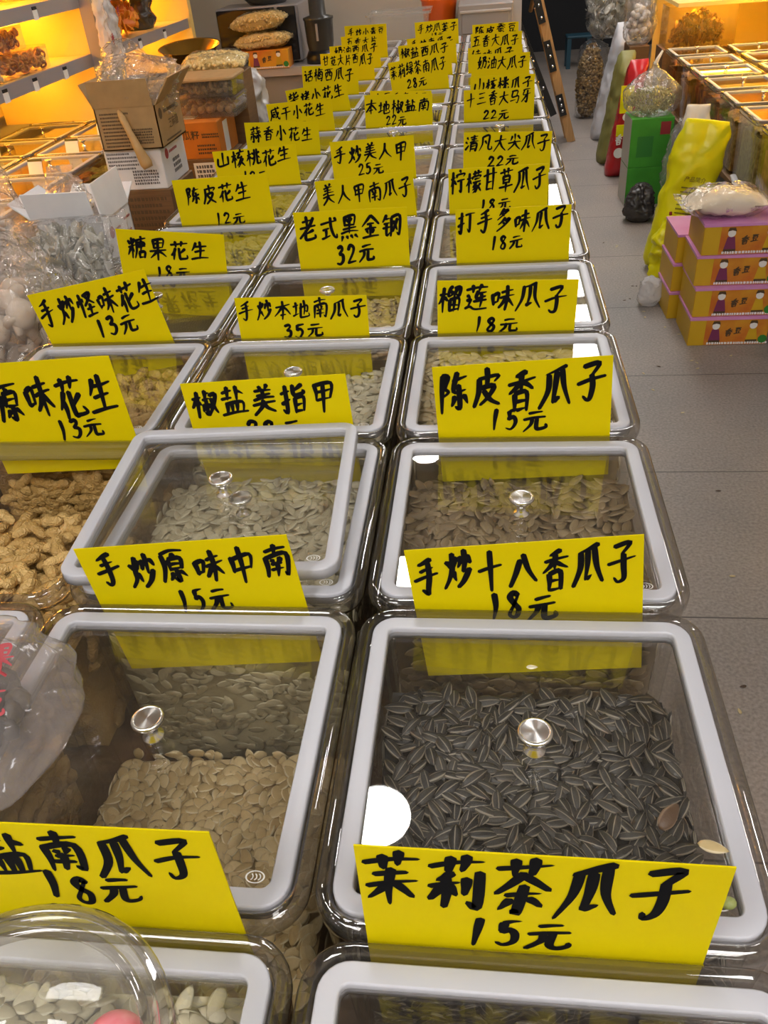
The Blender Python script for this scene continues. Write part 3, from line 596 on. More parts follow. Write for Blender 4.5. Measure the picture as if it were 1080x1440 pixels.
def heap(kind, level, slope=(0, 0), amp=.006, seed=0, front=0, skip_top=0):
    """a bin's filling in bin coordinates (z from the bin's foot): solid core, loose seeds on top and, if asked, seeds pressed on the front and side walls.
    returns the mesh and the (matrix) list of the seeds set aside as single objects"""
    L, Wd, T, prof, mn, cnt = KIND[kind]; rg = np.random.default_rng(seed + 11)
    ins = .002 + (T * .75 if front else 0); hb = half_at(level) - ins
    ph = rg.random(4) * 6
    def hz(x, y): return level + slope[0] * x + slope[1] * y + amp * (math.sin(17 * x + ph[0]) * math.cos(15 * y + ph[1]) + .6 * math.sin(31 * x + ph[2] + 23 * y))
    vs = []; fs = []; g = 14
    for i in range(g + 1):
        for j in range(g + 1):
            x, y = -hb + 2 * hb * i / g, -hb + 2 * hb * j / g; vs.append((x, y, hz(x, y) - T * .9))
    for i in range(g):
        for j in range(g): a = i * (g + 1) + j; fs.append((a, a + g + 1, a + g + 2, a + 1))
    bord = [i * (g + 1) for i in range(g + 1)] + [g * (g + 1) + j for j in range(1, g + 1)] + [i * (g + 1) + g for i in range(g - 1, -1, -1)] + [j for j in range(g - 1, 0, -1)]
    o = len(vs); h0 = half_at(0) - ins
    for b in bord: x, y, _ = vs[b]; vs.append((x * h0 / hb, y * h0 / hb, .006))
    nb = len(bord)
    for k in range(nb): k2 = (k + 1) % nb; fs.append((bord[k], bord[k2], o + k2, o + k))
    fs.append(tuple(range(o + nb - 1, o - 1, -1)))
    V = [np.array(vs)]; F = list(fs); U = [np.full((len(vs), 2), .45)]; off = len(vs)
    bv, bf, bu = seed_shape(L, Wd, T, prof); mats = []
    rm = .004
    for x, y in spots(cnt, hb - rm, rg):
        if prof in ('peanut', 'bean'): R = rotm(rg.random() * 6.28, rg.normal(0, .3), rg.random() * 6.28)
        else: R = rotm(rg.random() * 6.28, rg.normal(0, .16), rg.normal(0, .30))
        mats.append((np.array(R), np.array((x, y, hz(x, y) + T * rg.uniform(-.2, .8)))))
    single = []
    if skip_top:
        idx = sorted(range(len(mats)), key=lambda i: -mats[i][1][2]); single = [mats[i] for i in idx[:skip_top]]; mats = [mats[i] for i in idx[skip_top:]]
    if front:
        for side in range(4):
            n = front if side == 0 else front // 2
            for _ in range(n):
                z = rg.uniform(.02, level - T); hw = half_at(z) - T * .5; x = rg.uniform(-hw + L * .4, hw - L * .4)
                R = Matrix.Rotation(side * PI / 2, 3, 'Z') @ Matrix.Rotation(PI / 2, 3, 'X') @ rotm(rg.normal(0, .6) + (PI if rg.random() < .5 else 0), rg.normal(0, .12), rg.normal(0, .15))
                p = Matrix.Rotation(side * PI / 2, 3, 'Z') @ Vector((x, -hw, z)); mats.append((np.array(R), np.array(p)))
    for R, p in mats:
        V.append(bv @ R.T + p); U.append(bu); F += [tuple(i + off for i in f) for f in bf]; off += len(bv)
    A = np.vstack(V); lim = .15 - (.0228 + (.0178 - .0228) * np.clip(A[:, 2] / .24, 0, 1)) - .0012
    ax, ay = np.abs(A[:, 0]) - lim + .0145, np.abs(A[:, 1]) - lim + .0145; dd = np.hypot(ax, ay); bad = (ax > 0) & (ay > 0) & (dd > .0135)
    fac = np.where(bad, .0135 / np.maximum(dd, 1e-6), 1)                     # rounded corners of the bin
    A[:, 0] = np.where(bad, np.sign(A[:, 0]) * (lim - .0145 + ax * fac), A[:, 0]); A[:, 1] = np.where(bad, np.sign(A[:, 1]) * (lim - .0145 + ay * fac), A[:, 1])
    A[:, 0] = np.clip(A[:, 0], -lim, lim); A[:, 1] = np.clip(A[:, 1], -lim, lim); A[:, 2] = np.clip(A[:, 2], .0058, .2615)
    return mesh_np('seed_heap', A, F, np.vstack(U), MAT[mn]), single
WORD = {'sunflower': 'striped sunflower seeds', 'pumpkin': 'tan pumpkin seeds', 'white': 'pale pumpkin seeds', 'cream': 'cream seeds', 'brown': 'brown seeds',
        'melon': 'dark melon seeds', 'red': 'reddish melon seeds', 'peanut': 'whole peanuts', 'palepeanut': 'small pale peanuts', 'bean': 'green beans', 'orange': 'orange seeds'}
SPEC = {('C', 0): ('melon', .085, (0, .1)), ('C', 1): ('sunflower', .192, (0, .0)), ('C', 2): ('brown', .224, (0, 0)), ('C', 3): ('cream', .254, (0, 0)), ('C', 4): ('white', .235, (0, 0)),
        ('B', 0): ('white', .235, (0, 0)), ('B', 1): ('pumpkin', .085, (.08, -.04)), ('B', 2): ('white', .225, (.03, .02)), ('B', 3): ('white', .215, (.12, 0)), ('B', 4): ('pumpkin', .225, (0, 0)),
        ('A', 1): ('peanut', .225, (0, 0)), ('A', 2): ('peanut', .175, (0, -.05)), ('A', 3): ('peanut', .222, (0, 0)), ('A', 4): ('peanut', .16, (0, 0)), ('A', 5): ('palepeanut', .240, (.06, .03)), ('A', 6): ('palepeanut', .246, (.03, 0)), ('C', 5): ('cream', .24, (0, 0))}
FARK = {'C': ['cream', 'sunflower', 'brown', 'cream', 'white', 'sunflower', 'cream', 'sunflower', 'brown', 'cream', 'bean'],
        'B': ['red', 'red', 'orange', 'white', 'white', 'pumpkin', 'pumpkin', 'melon', 'pumpkin', 'white', 'cream'],
        'A': ['palepeanut', 'palepeanut', 'palepeanut', 'palepeanut', 'palepeanut', 'melon', 'melon', 'melon', 'melon', 'bean']}
NEAR_FRONT = {('A', 3): 190, ('B', 2): 330, ('C', 2): 330, ('B', 3): 260, ('C', 3): 160, ('B', 1): 120, ('C', 1): 200, ('A', 2): 90, ('A', 1): 200, ('B', 0): 100, ('C', 0): 150}
FARM = {}
for c in 'CBA':
    for r in range(1 if c == 'A' else 0, 16):
        x, y = CX[c], r * D + D / 2
        if (c, r) in SPEC:
            kind, lev, sl = SPEC[c, r]; skip = {('C', 1): 300, ('B', 1): 300, ('A', 2): 105}.get((c, r), 0)
            me, single = heap(kind, lev, sl, .005, r * 7 + ord(c), NEAR_FRONT.get((c, r), 0), skip)
        else:
            kind = FARK[c][r - (6 if c == 'A' else 5)]; single = []
            if kind not in FARM: FARM[kind] = heap(kind, .232, (0, .0), .006, len(FARM) + 50)[0]
            me = FARM[kind]
        o = obj('peanut_heap' if 'peanut' in kind else 'bean_heap' if kind == 'bean' else 'seed_heap', me, None, (x, y, ZB))
        tag(o, 'heap of %s in the bin %s' % (WORD[kind], where(c, r)), 'seeds', 'bin fillings', 'stuff')
        if single:
            L, Wd, T, prof, mn, cnt = KIND[kind]; bv, bf, bu = seed_shape(L, Wd, T, prof, 12, 9) if prof == 'peanut' else seed_shape(L, Wd, T, prof, 10, 7)
            sm = mesh_np({'sunflower': 'sunflower_seed', 'pumpkin': 'pumpkin_seed', 'peanut': 'peanut'}[kind], bv, bf, bu, MAT[mn])
            lab = {'sunflower': 'striped grey sunflower seed lying on top in the 茉莉茶瓜子 bin', 'pumpkin': 'tan pumpkin seed lying on top in the 椒盐南瓜子 bin',
                   'peanut': 'roasted peanut in its shell lying in the open bin at left'}[kind]
            s0 = None
            for R, p in single:
                s = obj(sm.name.split('.')[0], sm) if s0 is None else s0.copy()
                if s0 is not None: COL.objects.link(s)
                s0 = s0 or s
                s.matrix_world = Matrix.Translation(Vector(p) + Vector((x, y, ZB))) @ Matrix(R.tolist()).to_4x4()
                sc = .88 + .22 * rng.random(); s.scale = (sc, sc, sc)
                tag(s, lab, 'peanut' if kind == 'peanut' else 'seed', {'sunflower': 'sunflower seeds on top', 'pumpkin': 'pumpkin seeds on top', 'peanut': 'peanuts in the open bin'}[kind])

# strays on the lids
def stray(kind, x, y, z, yaw, label, name, mn=None, sc=1, pr=(0, 0)):
    L, Wd, T, prof, m0, _ = KIND[kind]; bv, bf, bu = seed_shape(L * sc, Wd * sc, T * sc, prof, 12, 9)
    o = obj(name, mesh_np(name, bv, bf, bu, MAT[mn or m0]), None, (x, y, z), (pr[0], pr[1], yaw)); return tag(o, label, 'seed')
LT = ZB + .2730
stray('sunflower', .2385, .395, LT + .005, .9, 'single sunflower seed lying tilted on the clear lid above the 茉莉茶瓜子 card', 'sunflower_seed', 's_melon', 1.0, (.5, 0))
stray('cream', .262, .3715, ZB + .281, -.25, 'slim pale seed sliver lying on the white lid edge at right', 'pale_seed', 's_cream', .8)
stray('bean', .2645, .3365, LT + .0035, .2, 'green seed kernel lying on the lid corner above the bottom right card', 'green_kernel', 's_bean', .8)
stray('cream', .152, .532, LT + .002, .05, 'small white seed lying on the lid below the 18元 card', 'white_seed', 's_white', .4)

# ------------------------------------------------------------------ helpers for goods
def at(px, py, y):
    """the point of the photographed place seen at a pixel, on the plane at distance y"""
    d = F_ + R_ * ((px - 540) / FOC) - U_ * ((py - 720) / FOC); return CAM + d * ((y - CAM.y) / d.y)
def vnoise(p, s, sd):
    return (math.sin(p[0] * s + sd) * math.cos(p[1] * s * 1.13 + sd * 1.7) + math.sin(p[2] * s * .9 + sd * 2.3 + p[0] * s * .5)
            + .5 * math.sin(p[0] * s * 2.1 + p[2] * s * 1.7 + sd * 3.1) * math.cos(p[1] * s * 2.3 + sd)) / 2.5
from mathutils import noise
def crease(p, s, sd):
    q = Vector(p) * s * .42 + Vector((sd * 3.7, sd * 1.3, sd * 2.1))
    a = 1 - abs(noise.noise(q)) * 2.2; b = 1 - abs(noise.noise(q * 2.3)) * 2.2
    return (a * .9 + b * .45 + noise.noise(q * .6) * .8) - .75
def sack_mesh(name, m, prof, shift=(0, 0), crumple=.01, freq=25, n=72, e=2.6, sd=0, rows=44, sub=None):
    """bag: profile of (height, half width, half depth); cross sections are rounded squares; crumpled by noise"""
    vs = []; fs = []; zs = [p[0] for p in prof]; z0, z1 = zs[0], zs[-1]
    for i in range(rows + 1):
        z = z0 + (z1 - z0) * i / rows; w = np.interp(z, zs, [p[1] for p in prof]); d = np.interp(z, zs, [p[2] for p in prof]); t = (z - z0) / (z1 - z0)
        for k in range(n):
            a = 2 * PI * k / n; ca, sa = math.cos(a), math.sin(a); q = (abs(ca) ** e + abs(sa) ** e) ** (-1 / e)
            x, y = w * q * ca, d * q * sa; nz = crumple * 1.25 * crease((x, y, z), freq, sd) * min(1, 3 * t + .1) ; l = math.hypot(x, y) + 1e-6
            vs.append((x + x / l * nz + shift[0] * t, y + y / l * nz + shift[1] * t, z + crumple * .4 * vnoise((y, z, x), freq, sd + 5) * min(1, t * 4)))
    for i in range(rows):
        for k in range(n): j = (k + 1) % n; fs.append((i * n + k, i * n + j, i * n + n + j, i * n + n + k))
    fs += [tuple(range(n - 1, -1, -1)), tuple(range(rows * n, rows * n + n))]
    return MB().add(vs, fs).mesh(name, m, True)
def pillow_mesh(name, m, L, Wd, T, crumple=.006, freq=40, sd=0, n=40, fin=.08):
    vs = []; fs = []; k = n + 1
    for s in (1, -1):
        for i in range(k):
            for j in range(k):
                u, v = -1 + 2 * i / n, -1 + 2 * j / n; au = min(1, abs(u) / (1 - fin)); f = max(0, (1 - au ** 3.0)) ** .6 * max(0, (1 - abs(v) ** 4)) ** .55
                p = (u * L / 2 * (1 - .04 * abs(v) ** 3), v * Wd / 2 * (1 - .10 * (1 - f) * (abs(u) < .9)), 0)
                vs.append((p[0], p[1], s * (T / 2 * f + .0008) + crumple * crease((p[0], p[1], s * .1), freq, sd) * (f * .8 + .5)))
    for s in range(2):
        o = s * k * k
        for i in range(n):
            for j in range(n):
                a = o + i * k + j; fs.append((a, a + k, a + k + 1, a + 1) if s == 0 else (a, a + 1, a + k + 1, a + k))
    bord = [i * k for i in range(k)] + [n * k + j for j in range(1, k)] + [i * k + n for i in range(n - 1, -1, -1)] + list(range(n - 1, 0, -1))
    for q in range(len(bord)): a, b = bord[q], bord[(q + 1) % len(bord)]; fs.append((a, a + k * k, b + k * k, b))
    return MB().add(vs, fs).mesh(name, m, True)
def blob_mesh(name, m, r, crumple=.1, freq=30, sd=0, n=20):
    vs = []; fs = []
    for i in range(n + 1):
        th = PI * i / n
        for k in range(2 * n):
            a = PI * k / n; d = Vector((math.sin(th) * math.cos(a), math.sin(th) * math.sin(a), math.cos(th))); p = Vector((d.x * r[0], d.y * r[1], d.z * r[2]))
            vs.append(p * (1 + crumple * vnoise(p, freq, sd)))
    w = 2 * n
    for i in range(n):
        for k in range(w): j = (k + 1) % w; fs.append((i * w + k, i * w + w + k, i * w + w + j, i * w + j))
    return MB().add(vs, fs).mesh(name, m, True)
def chunk(kind, r):
    b = MB()
    if kind == 'ring':
        for i in range(9):
            for k in range(5): a, q = 2 * PI * i / 9, 2 * PI * k / 5; b.v.append(((r + r * .42 * math.cos(q)) * math.cos(a), (r + r * .42 * math.cos(q)) * math.sin(a), r * .34 * math.sin(q)))
        b.f = [(i * 5 + k, ((i + 1) % 9) * 5 + k, ((i + 1) % 9) * 5 + (k + 1) % 5, i * 5 + (k + 1) % 5) for i in range(9) for k in range(5)]
    elif kind == 'slice':
        b.lathe([(0, -r * .12), (r * .9, -r * .1), (r, 0), (r * .9, r * .1), (0, r * .12)], n=8); b.v = [(x * 1.5, y * .7, z + .25 * r * math.sin(x / r * 1.5)) for x, y, z in b.v]
    elif kind == 'seed':
        v, f, _ = seed_shape(r * 2.4, r * 1.2, r * .6, 'drop', 6, 3); b.add(v.tolist(), f)
    else: b.lathe([(0, -r), (r * .75, -r * .6), (r, .1 * r), (r * .6, r * .75), (0, r * .95)], n=7)
    return np.array(b.v), b.f
def cluster(name, m, pts, kind, r, sd=0, flat=1.6, core=None):
    rg = np.random.default_rng(sd); cv, cf = chunk(kind, r); V = []; F = []; o = 0
    for p in pts:
        R = np.array(rotm(rg.random() * 6.28, rg.normal(0, flat), rg.normal(0, flat))); s = rg.uniform(.7, 1.25, 3) if kind == 'lump' else rg.uniform(.8, 1.2)
        V.append((cv * s) @ R.T + np.array(p)); F += [tuple(i + o for i in f) for f in cf]; o += len(cv)
    if core: V.append(np.array([v.co[:] for v in core.vertices])); F += [tuple(i + o for i in p.vertices) for p in core.polygons]
    A = np.vstack(V); return mesh_np(name, A, F, np.zeros((len(A), 2)), m)
def ball_pts(rad, n, sd, zmin=-1.0, shells=(1.0, .8)):
    rg = np.random.default_rng(sd); out = []
    while len(out) < n:
        d = rg.normal(size=3); d /= np.linalg.norm(d)
        if d[2] >= zmin: s = shells[len(out) % len(shells)] * rg.uniform(.93, 1.05); out.append((d[0] * rad[0] * s, d[1] * rad[1] * s, d[2] * rad[2] * s))
    return out
def box_pts(d, n, sd):
    rg = np.random.default_rng(sd); return [tuple((rg.random(3) - .5) * np.array(d)) for _ in range(n)]
def lump_mat(name, dark, light): return seedmat(name, dark, light)
MAT.update(c_popcorn=seedmat('puffed_corn_grain', (.62, .42, .12), (.88, .70, .34)), c_green=seedmat('green_seed_grain', (.20, .19, .04), (.46, .43, .14)), c_grain=seedmat('brown_grain_bits', (.14, .08, .025), (.40, .26, .10)),
           c_snack=seedmat('snack_bits', (.10, .025, .005), (.55, .24, .04)), c_mango=seedmat('mango_slices', (.75, .16, .005), (.9, .36, .02)), c_fruit=seedmat('fruit_rings', (.26, .06, .02), (.85, .45, .12)),
           c_nougat=seedmat('nougat_bits', (.60, .50, .30), (.85, .78, .58)), c_fungus=seedmat('fungus_bits', (.18, .16, .10), (.60, .57, .50)), c_dark=seedmat('dark_bits', (.02, .018, .016), (.12, .10, .08)), c_pale=seedmat('pale_bits', (.45, .40, .36), (.74, .69, .64)),
           c_yellow=seedmat('yellow_bits', (.5, .28, .03), (.85, .6, .15)))
def small_print(mb, x0, x1, z0, z1, y, rows, rg, cover=.8, h=.55):
    """rows of print too small to read, as short marks"""
    dz = (z1 - z0) / rows
    for i in range(rows):
        x = x0; z = z1 - (i + .5) * dz; end = x0 + (x1 - x0) * (cover + (1 - cover) * rg.random())
        while x < end:
            w = dz * h * rg.uniform(.5, 1.0); mb.quad((x, y, z - dz * h / 2), (x + w, y, z - dz * h / 2), (x + w, y, z + dz * h / 2 * rg.uniform(.6, 1)), (x, y, z + dz * h / 2)); x += w * 1.35
def font_text(name, s, size, m, parent, loc, rot, bold=.0):
    cu = bpy.data.curves.new(name, 'FONT'); cu.body = s; cu.size = size; cu.offset = bold; cu.align_x = 'CENTER'; cu.align_y = 'CENTER'
    t = bpy.data.objects.new(name, cu); COL.objects.link(t); bpy.context.view_layer.update()
    me = bpy.data.meshes.new_from_object(t.evaluated_get(bpy.context.evaluated_depsgraph_get())); bpy.data.objects.remove(t)
    me.materials.clear(); me.materials.append(m); me.name = name; return obj(name, me, parent, loc, rot)
def disc_print(mb, cx, cz, r, y, n=20): mb.add([(cx + r * math.cos(2 * PI * i / n), y, cz + r * math.sin(2 * PI * i / n)) for i in range(n)], [tuple(range(n))])

def popcorn_bag(loc, rot, L, Wd, T, sd, lab):
    t = thing('popcorn_bag', lab, 'bag', loc, rot)
    obj('film', pillow_mesh('film', MAT['film_thin'], L, Wd, T, .006, 45, sd), t)
    rg = np.random.default_rng(sd); pts = []
    while len(pts) < 1300:
        u, v = rg.uniform(-.9, .9), rg.uniform(-.93, .93); f = max(0, 1 - abs(u / .92) ** 3) ** .6 * max(0, 1 - abs(v) ** 4) ** .55
        pts.append((u * L / 2, v * Wd / 2 * .95, (T / 2 * f - .006) * (1 if rg.random() < .7 else -1) * rg.random() ** .3))
    c = obj('puffed_corn', cluster('puffed_corn', MAT['c_popcorn'], pts, 'lump', .0062, sd, 1.6, pillow_mesh('core', MAT['popcorn'], L * .9, Wd * .9, T - .010, .004, 45, sd)), t); c['kind'] = 'stuff'; return t
# ------------------------------------------------------------------ left bench, cartons and bags
bn = thing('low_bench', 'low wooden bench under the cartons and mushroom bags at left', 'bench')
obj('bench_top', MB().box((-.905, 2.25, .64), (.54, 2.3, .04)).mesh('bench_top', MAT['wood']), bn)
for x in (-1.12, -.69):
    for y in (1.2, 3.3): obj('leg', MB().box((x, y, .31), (.05, .05, .62)).mesh('leg', MAT['wood']), bn)
BT = .66
def carton(name, label, x0, x1, y0, y1, z0, z1, m, group=None, rz=0):
    t = tag(obj(name, MB().box((0, 0, (z1 - z0) / 2), (x1 - x0, y1 - y0, z1 - z0), 0, .002).mesh(name, m), None, ((x0 + x1) / 2, (y0 + y1) / 2, z0), (0, 0, rz)), label, 'carton', group); return t
rgp = np.random.default_rng(5)
c1 = carton('cardboard_carton', 'dark brown closed carton under the white printed carton', -.90, -.715, 2.22, 2.42, BT, .805, MAT['brownboard'])
m = MB(); small_print(m, -.06, .08, .03, .13, -.1005, 6, rgp); obj('small_print', m.mesh('small_print', MAT['print_dark']), c1)
c2 = carton('cardboard_carton', 'white printed carton beneath the open kraft carton', -.876, -.722, 2.225, 2.415, .805, .907, MAT['whiteboard'])
m = MB(); small_print(m, -.07, .03, .05, .095, -.0953, 5, rgp, .6); small_print(m, -.01, .055, .012, .05, -.0953, 5, rgp, 1, .75); obj('small_print', m.mesh('small_print', MAT['print_grey']), c2)
m = MB(); disc_print(m, -.055, .078, .013, 0); o = obj('logo', m.mesh('logo', MAT['print_red']), c2, (.0775, 0, 0), (0, 0, PI / 2)); m = MB(); small_print(m, -.035, .03, .072, .085, 0, 1, rgp, 1); o = obj('small_print', m.mesh('small_print', MAT['print_red']), c2, (.0775, 0, 0), (0, 0, PI / 2))
m = MB(); small_print(m, -.02, .04, .02, .06, 0, 3, rgp, .9, .7); obj('small_print', m.mesh('small_print', MAT['print_grey']), c2, (.0775, 0, 0), (0, 0, PI / 2))

# open kraft carton: hollow body with flaps
k = thing('open_carton', 'open kraft carton with raised flaps on top of the white carton', 'carton', (-.787, 2.31, .907))
w, d, h, t = .160, .196, .1, .003
b = MB(); b.box((0, 0, t / 2), (w, d, t)); b.box((-w / 2 + t / 2, 0, h / 2), (t, d, h)); b.box((w / 2 - t / 2, 0, h / 2), (t, d, h)); b.box((0, -d / 2 + t / 2, h / 2), (w, t, h)); b.box((0, d / 2 - t / 2, h / 2), (w, t, h))
obj('body', b.mesh('body', MAT['kraft']), k)
def flap(parent, size, loc, rot): o = obj('flap', MB().box((0, 0, size[2] / 2), size).mesh('flap', MAT['kraft']), parent, loc, rot); return o
flap(k, (w - .004, t, .062), (-.003, -d / 2, h), (math.radians(8), 0, 0))
flap(k, (t, d - .006, .075), (w / 2, 0, h), (0, math.radians(38), 0))
flap(k, (t, d - .006, .06), (-w / 2, 0, h), (0, math.radians(-24), 0))
flap(k, (w - .004, t, .06), (0, d / 2, h), (math.radians(-70), 0, 0))
m = MB(); small_print(m, -.068, .03, .006, .09, -d / 2 - .0006, 10, rgp, .55, .5); small_print(m, .0, .06, .012, .05, -d / 2 - .0006, 6, rgp, 1, .7); obj('small_print', m.mesh('small_print', MAT['print_dark']), k)
m = MB(); disc_print(m, -.07, .076, .013, 0); obj('logo', m.mesh('logo', MAT['print_dark']), k, (w / 2 + .0006, 0, 0), (0, 0, PI / 2)); m = MB(); small_print(m, -.045, .05, .07, .084, 0, 1, rgp, 1); small_print(m, -.06, .06, .006, .014, 0, 1, rgp, 1); obj('small_print', m.mesh('small_print', MAT['print_dark']), k, (w / 2 + .0006, 0, 0), (0, 0, PI / 2))
font_text('lettering', '芝麻糖', .026, MAT['print_dark'], k, (w / 2 + .0007, .015, .042), (PI / 2, 0, PI / 2))
# crumpled clear bag standing in it
obj_ = tag(obj('clear_bag', sack_mesh('clear_bag', MAT['film'], [(0, .06, .08), (.09, .07, .085), (.13, .085, .09), (.17, .095, .08), (.19, .06, .05), (.2, .02, .02)], (.02, .0), .026, 45, sd=2), None, (-.787, 2.315, .913)),
           'crumpled clear bag bulging out of the open kraft carton', 'bag')
obj_ = tag(obj('clear_bag', sack_mesh('clear_bag', MAT['film_thin'], [(0, .02, .02), (.02, .045, .04), (.09, .05, .05), (.12, .03, .03), (.13, .01, .01)], (-.01, 0), .014, 60, sd=8), None, (-.865, 2.50, 1.0)),
           'small crumpled clear bag at the left of the open kraft carton', 'bag')
tag(obj('carton_support', MB().box((0, 0, .17), (.12, .12, .34)).mesh('carton_support', MAT['kraft']), None, (-.865, 2.50, BT)), 'plain tall kraft carton mostly hidden behind the open carton', 'carton')
# tan tapered stick hanging over the front
m = MB(); m.tube([(-.80, 2.206, 1.0), (-.790, 2.196, .985), (-.778, 2.190, .955), (-.764, 2.187, .915), (-.752, 2.187, .880), (-.748, 2.187, .868)], [.005, .009, .008, .011, .016, .013], 14)
tag(obj('wooden_pestle', m.mesh('wooden_pestle', MAT['stick'], True)), 'tan tapered wooden pestle hanging down the front of the open carton', 'pestle')

# open white carton near the peanut cards
wc = thing('open_carton', 'open white carton with a red round logo and raised flap behind the 糖果花生 card', 'carton', (-.777, 1.83, BT))
w, d, h = .15, .155, .20
b = MB(); b.box((0, 0, t / 2), (w, d, t)); b.box((-w / 2 + t / 2, 0, h / 2), (t, d, h)); b.box((w / 2 - t / 2, 0, h / 2), (t, d, h)); b.box((0, -d / 2 + t / 2, h / 2), (w, t, h)); b.box((0, d / 2 - t / 2, h / 2), (w, t, h))
obj('body', b.mesh('body', MAT['whiteboard']), wc)
def wflap(size, loc, rot): return obj('flap', MB().box((0, 0, size[2] / 2), size).mesh('flap', MAT['whiteboard']), wc, loc, rot)
wflap((t, d - .004, .078), (w / 2, 0, h), (0, math.radians(-6), 0)); wflap((w - .004, t, .07), (-.01, -d / 2, h), (math.radians(14), 0, 0))
wflap((t, d - .004, .07), (-w / 2, 0, h), (0, math.radians(-50), 0)); wflap((w - .004, t, .06), (0, d / 2, h), (math.radians(-60), 0, 0))
m = MB(); disc_print(m, -.045, .168, .013, 0); obj('logo', m.mesh('logo', MAT['print_red']), wc, (w / 2 + .0006, 0, 0), (0, 0, PI / 2)); m = MB(); small_print(m, -.028, .0, .163, .173, 0, 1, rgp, 1); small_print(m, .03, .065, .17, .18, 0, 1, rgp, 1)
obj('small_print', m.mesh('small_print', MAT['print_red']), wc, (w / 2 + .0006, 0, 0), (0, 0, PI / 2))
font_text('lettering', '芝麻糖', .026, MAT['print_red'], wc, (w / 2 + .0007, .025, .135), (PI / 2, 0, PI / 2))
tag(obj('clear_bag', sack_mesh('clear_bag', MAT['film'], [(0, .04, .05), (.10, .05, .06), (.20, .05, .055), (.24, .04, .05), (.28, .035, .015), (.295, .03, .004)], (-.01, 0), .016, 45, sd=12), None, (-.80, 1.845, BT + .004)), 'clear bag of grey dried fungus standing inside the open white carton', 'bag')
tag(obj('dried_fungus', cluster('dried_fungus', MAT['c_fungus'], ball_pts((.036, .042, .10), 130, 4), 'slice', .015, 4), None, (-.803, 1.845, BT + .12)), 'grey dried fungus inside the bag in the white carton', 'fungus', None, 'stuff')

# bags of mushrooms in front
def mush(name):
    v = MB(); v.lathe([(0, -.020), (.006, -.019), (.008, -.004), (.0085, .0), (.018, -.003), (.0215, .002), (.020, .010), (.012, .017), (0, .0195)], n=16, sx=1, sy=.9); return v.mesh(name, MAT['mushroom'], True)
MM = mush('mushroom')
def mushroom_bag(x, y, z, w, d, h, lab, n, sd):
    tag(obj('clear_bag', sack_mesh('clear_bag', MAT['film'], [(0, w * .8, d * .8), (h * .1, w, d), (h * .6, w, d), (h * .78, w * .85, d * .7), (h * .92, w * .75, d * .3), (h, w * .7, .004)], (0, 0), .012, 38, sd=sd), None, (x, y, z)), lab, 'bag')
    rg = np.random.default_rng(sd); q = 0
    for i in range(n):
        a = rg.random() * 6.28; rr = rg.random() ** .5 * .8; zz = .025 + (h * .55) * (i / n)
        o = obj('mushroom', MM, None, (x + w * rr * math.cos(a) * .82, y + d * rr * math.sin(a) * .82, z + zz), (rg.normal(0, .9), rg.normal(0, .9), rg.random() * 6)); s = rg.uniform(.9, 1.5); o.scale = (s, s, s)
        tag(o, 'pale mushroom piece packed in %s' % ('the large clear bag at the left edge' if sd == 3 else 'the clear bag'), 'mushroom', 'mushrooms in the bag')
mushroom_bag(-.765, 1.40, BT, .11, .13, .29, 'large clear bag of pale mushrooms at the left edge behind the 手炒怪味花生 card', 46, 3)
tag(obj('clear_bag', pillow_mesh('clear_bag', MAT['film'], .26, .22, .09, .012, 40, 5), None, (-.755, 1.665, BT + .135), (math.radians(62), 0, math.radians(8))), 'clear bag of grey dried fungus leaning between the mushrooms and the white carton', 'bag')
tag(obj('dried_fungus', cluster('dried_fungus', MAT['c_fungus'], ball_pts((.085, .024, .085), 330, 9), 'slice', .016, 9), None, (-.755, 1.665, BT + .125), (math.radians(-24), 0, math.radians(8))), 'grey dried fungus inside the leaning clear bag', 'fungus', None, 'stuff')
rb = tag(obj('printed_bag', sack_mesh('printed_bag', MAT['film'], [(0, .09, .06), (.05, .11, .07), (.22, .10, .06), (.34, .08, .03), (.40, .07, .006)], (0, 0), .012, 35, sd=21), None, (-.99, 1.77, BT)), 'clear bag with red printing standing at the left edge above the mushrooms', 'bag')
for i, (q, xx, zz) in enumerate((('味', .0, .30), ('香', .035, .285), ('老', .065, .27), ('花', .0, .345), ('生', .04, .335))):
    mm = MB(); write(mm, q, -.016, .016, 0, .03, 0, np.random.default_rng(i), .12); obj('lettering', mm.mesh('lettering', MAT['print_red']), rb, (xx, -.078 + .06 * (zz - .22) / .18 * 1.0, zz), (math.radians(-14), .25, .1))
tag(obj('dried_fungus', cluster('dried_fungus', MAT['c_pale'], ball_pts((.07, .04, .10), 160, 14), 'slice', .016, 14), None, (-.99, 1.77, BT + .115)), 'pale dried goods inside the red printed bag', 'dried goods', None, 'stuff')

# orange carton, nut trays and bags behind the kraft carton
oc = carton('cardboard_carton', 'brown carton with a white label under the orange carton', -.885, -.70, 2.72, 2.92, BT, .765, MAT['brownboard'])
m = MB(); m.box((.015, -.1008, .06), (.07, .001, .07)); obj('label_sticker', m.mesh('label_sticker', MAT['print_white']), oc); m = MB(); small_print(m, -.012, .042, .035, .09, -.1018, 4, rgp, 1, .7); obj('small_print', m.mesh('small_print', MAT['print_grey']), oc)
oc = carton('cardboard_carton', 'orange printed carton beneath the trays of nuts', -.885, -.715, 2.725, 2.93, .765, .872, MAT['orangeboard'])
m = MB(); small_print(m, .03, .08, .06, .075, -.1030, 2, rgp, 1, .7); small_print(m, .01, .07, .012, .045, -.1030, 3, rgp, .7); obj('small_print', m.mesh('small_print', MAT['print_dark']), oc)
font_text('lettering', '瓜籽', .028, MAT['print_dark'], oc, (-.005, -.1032, .068), (PI / 2, 0, 0), .0004)
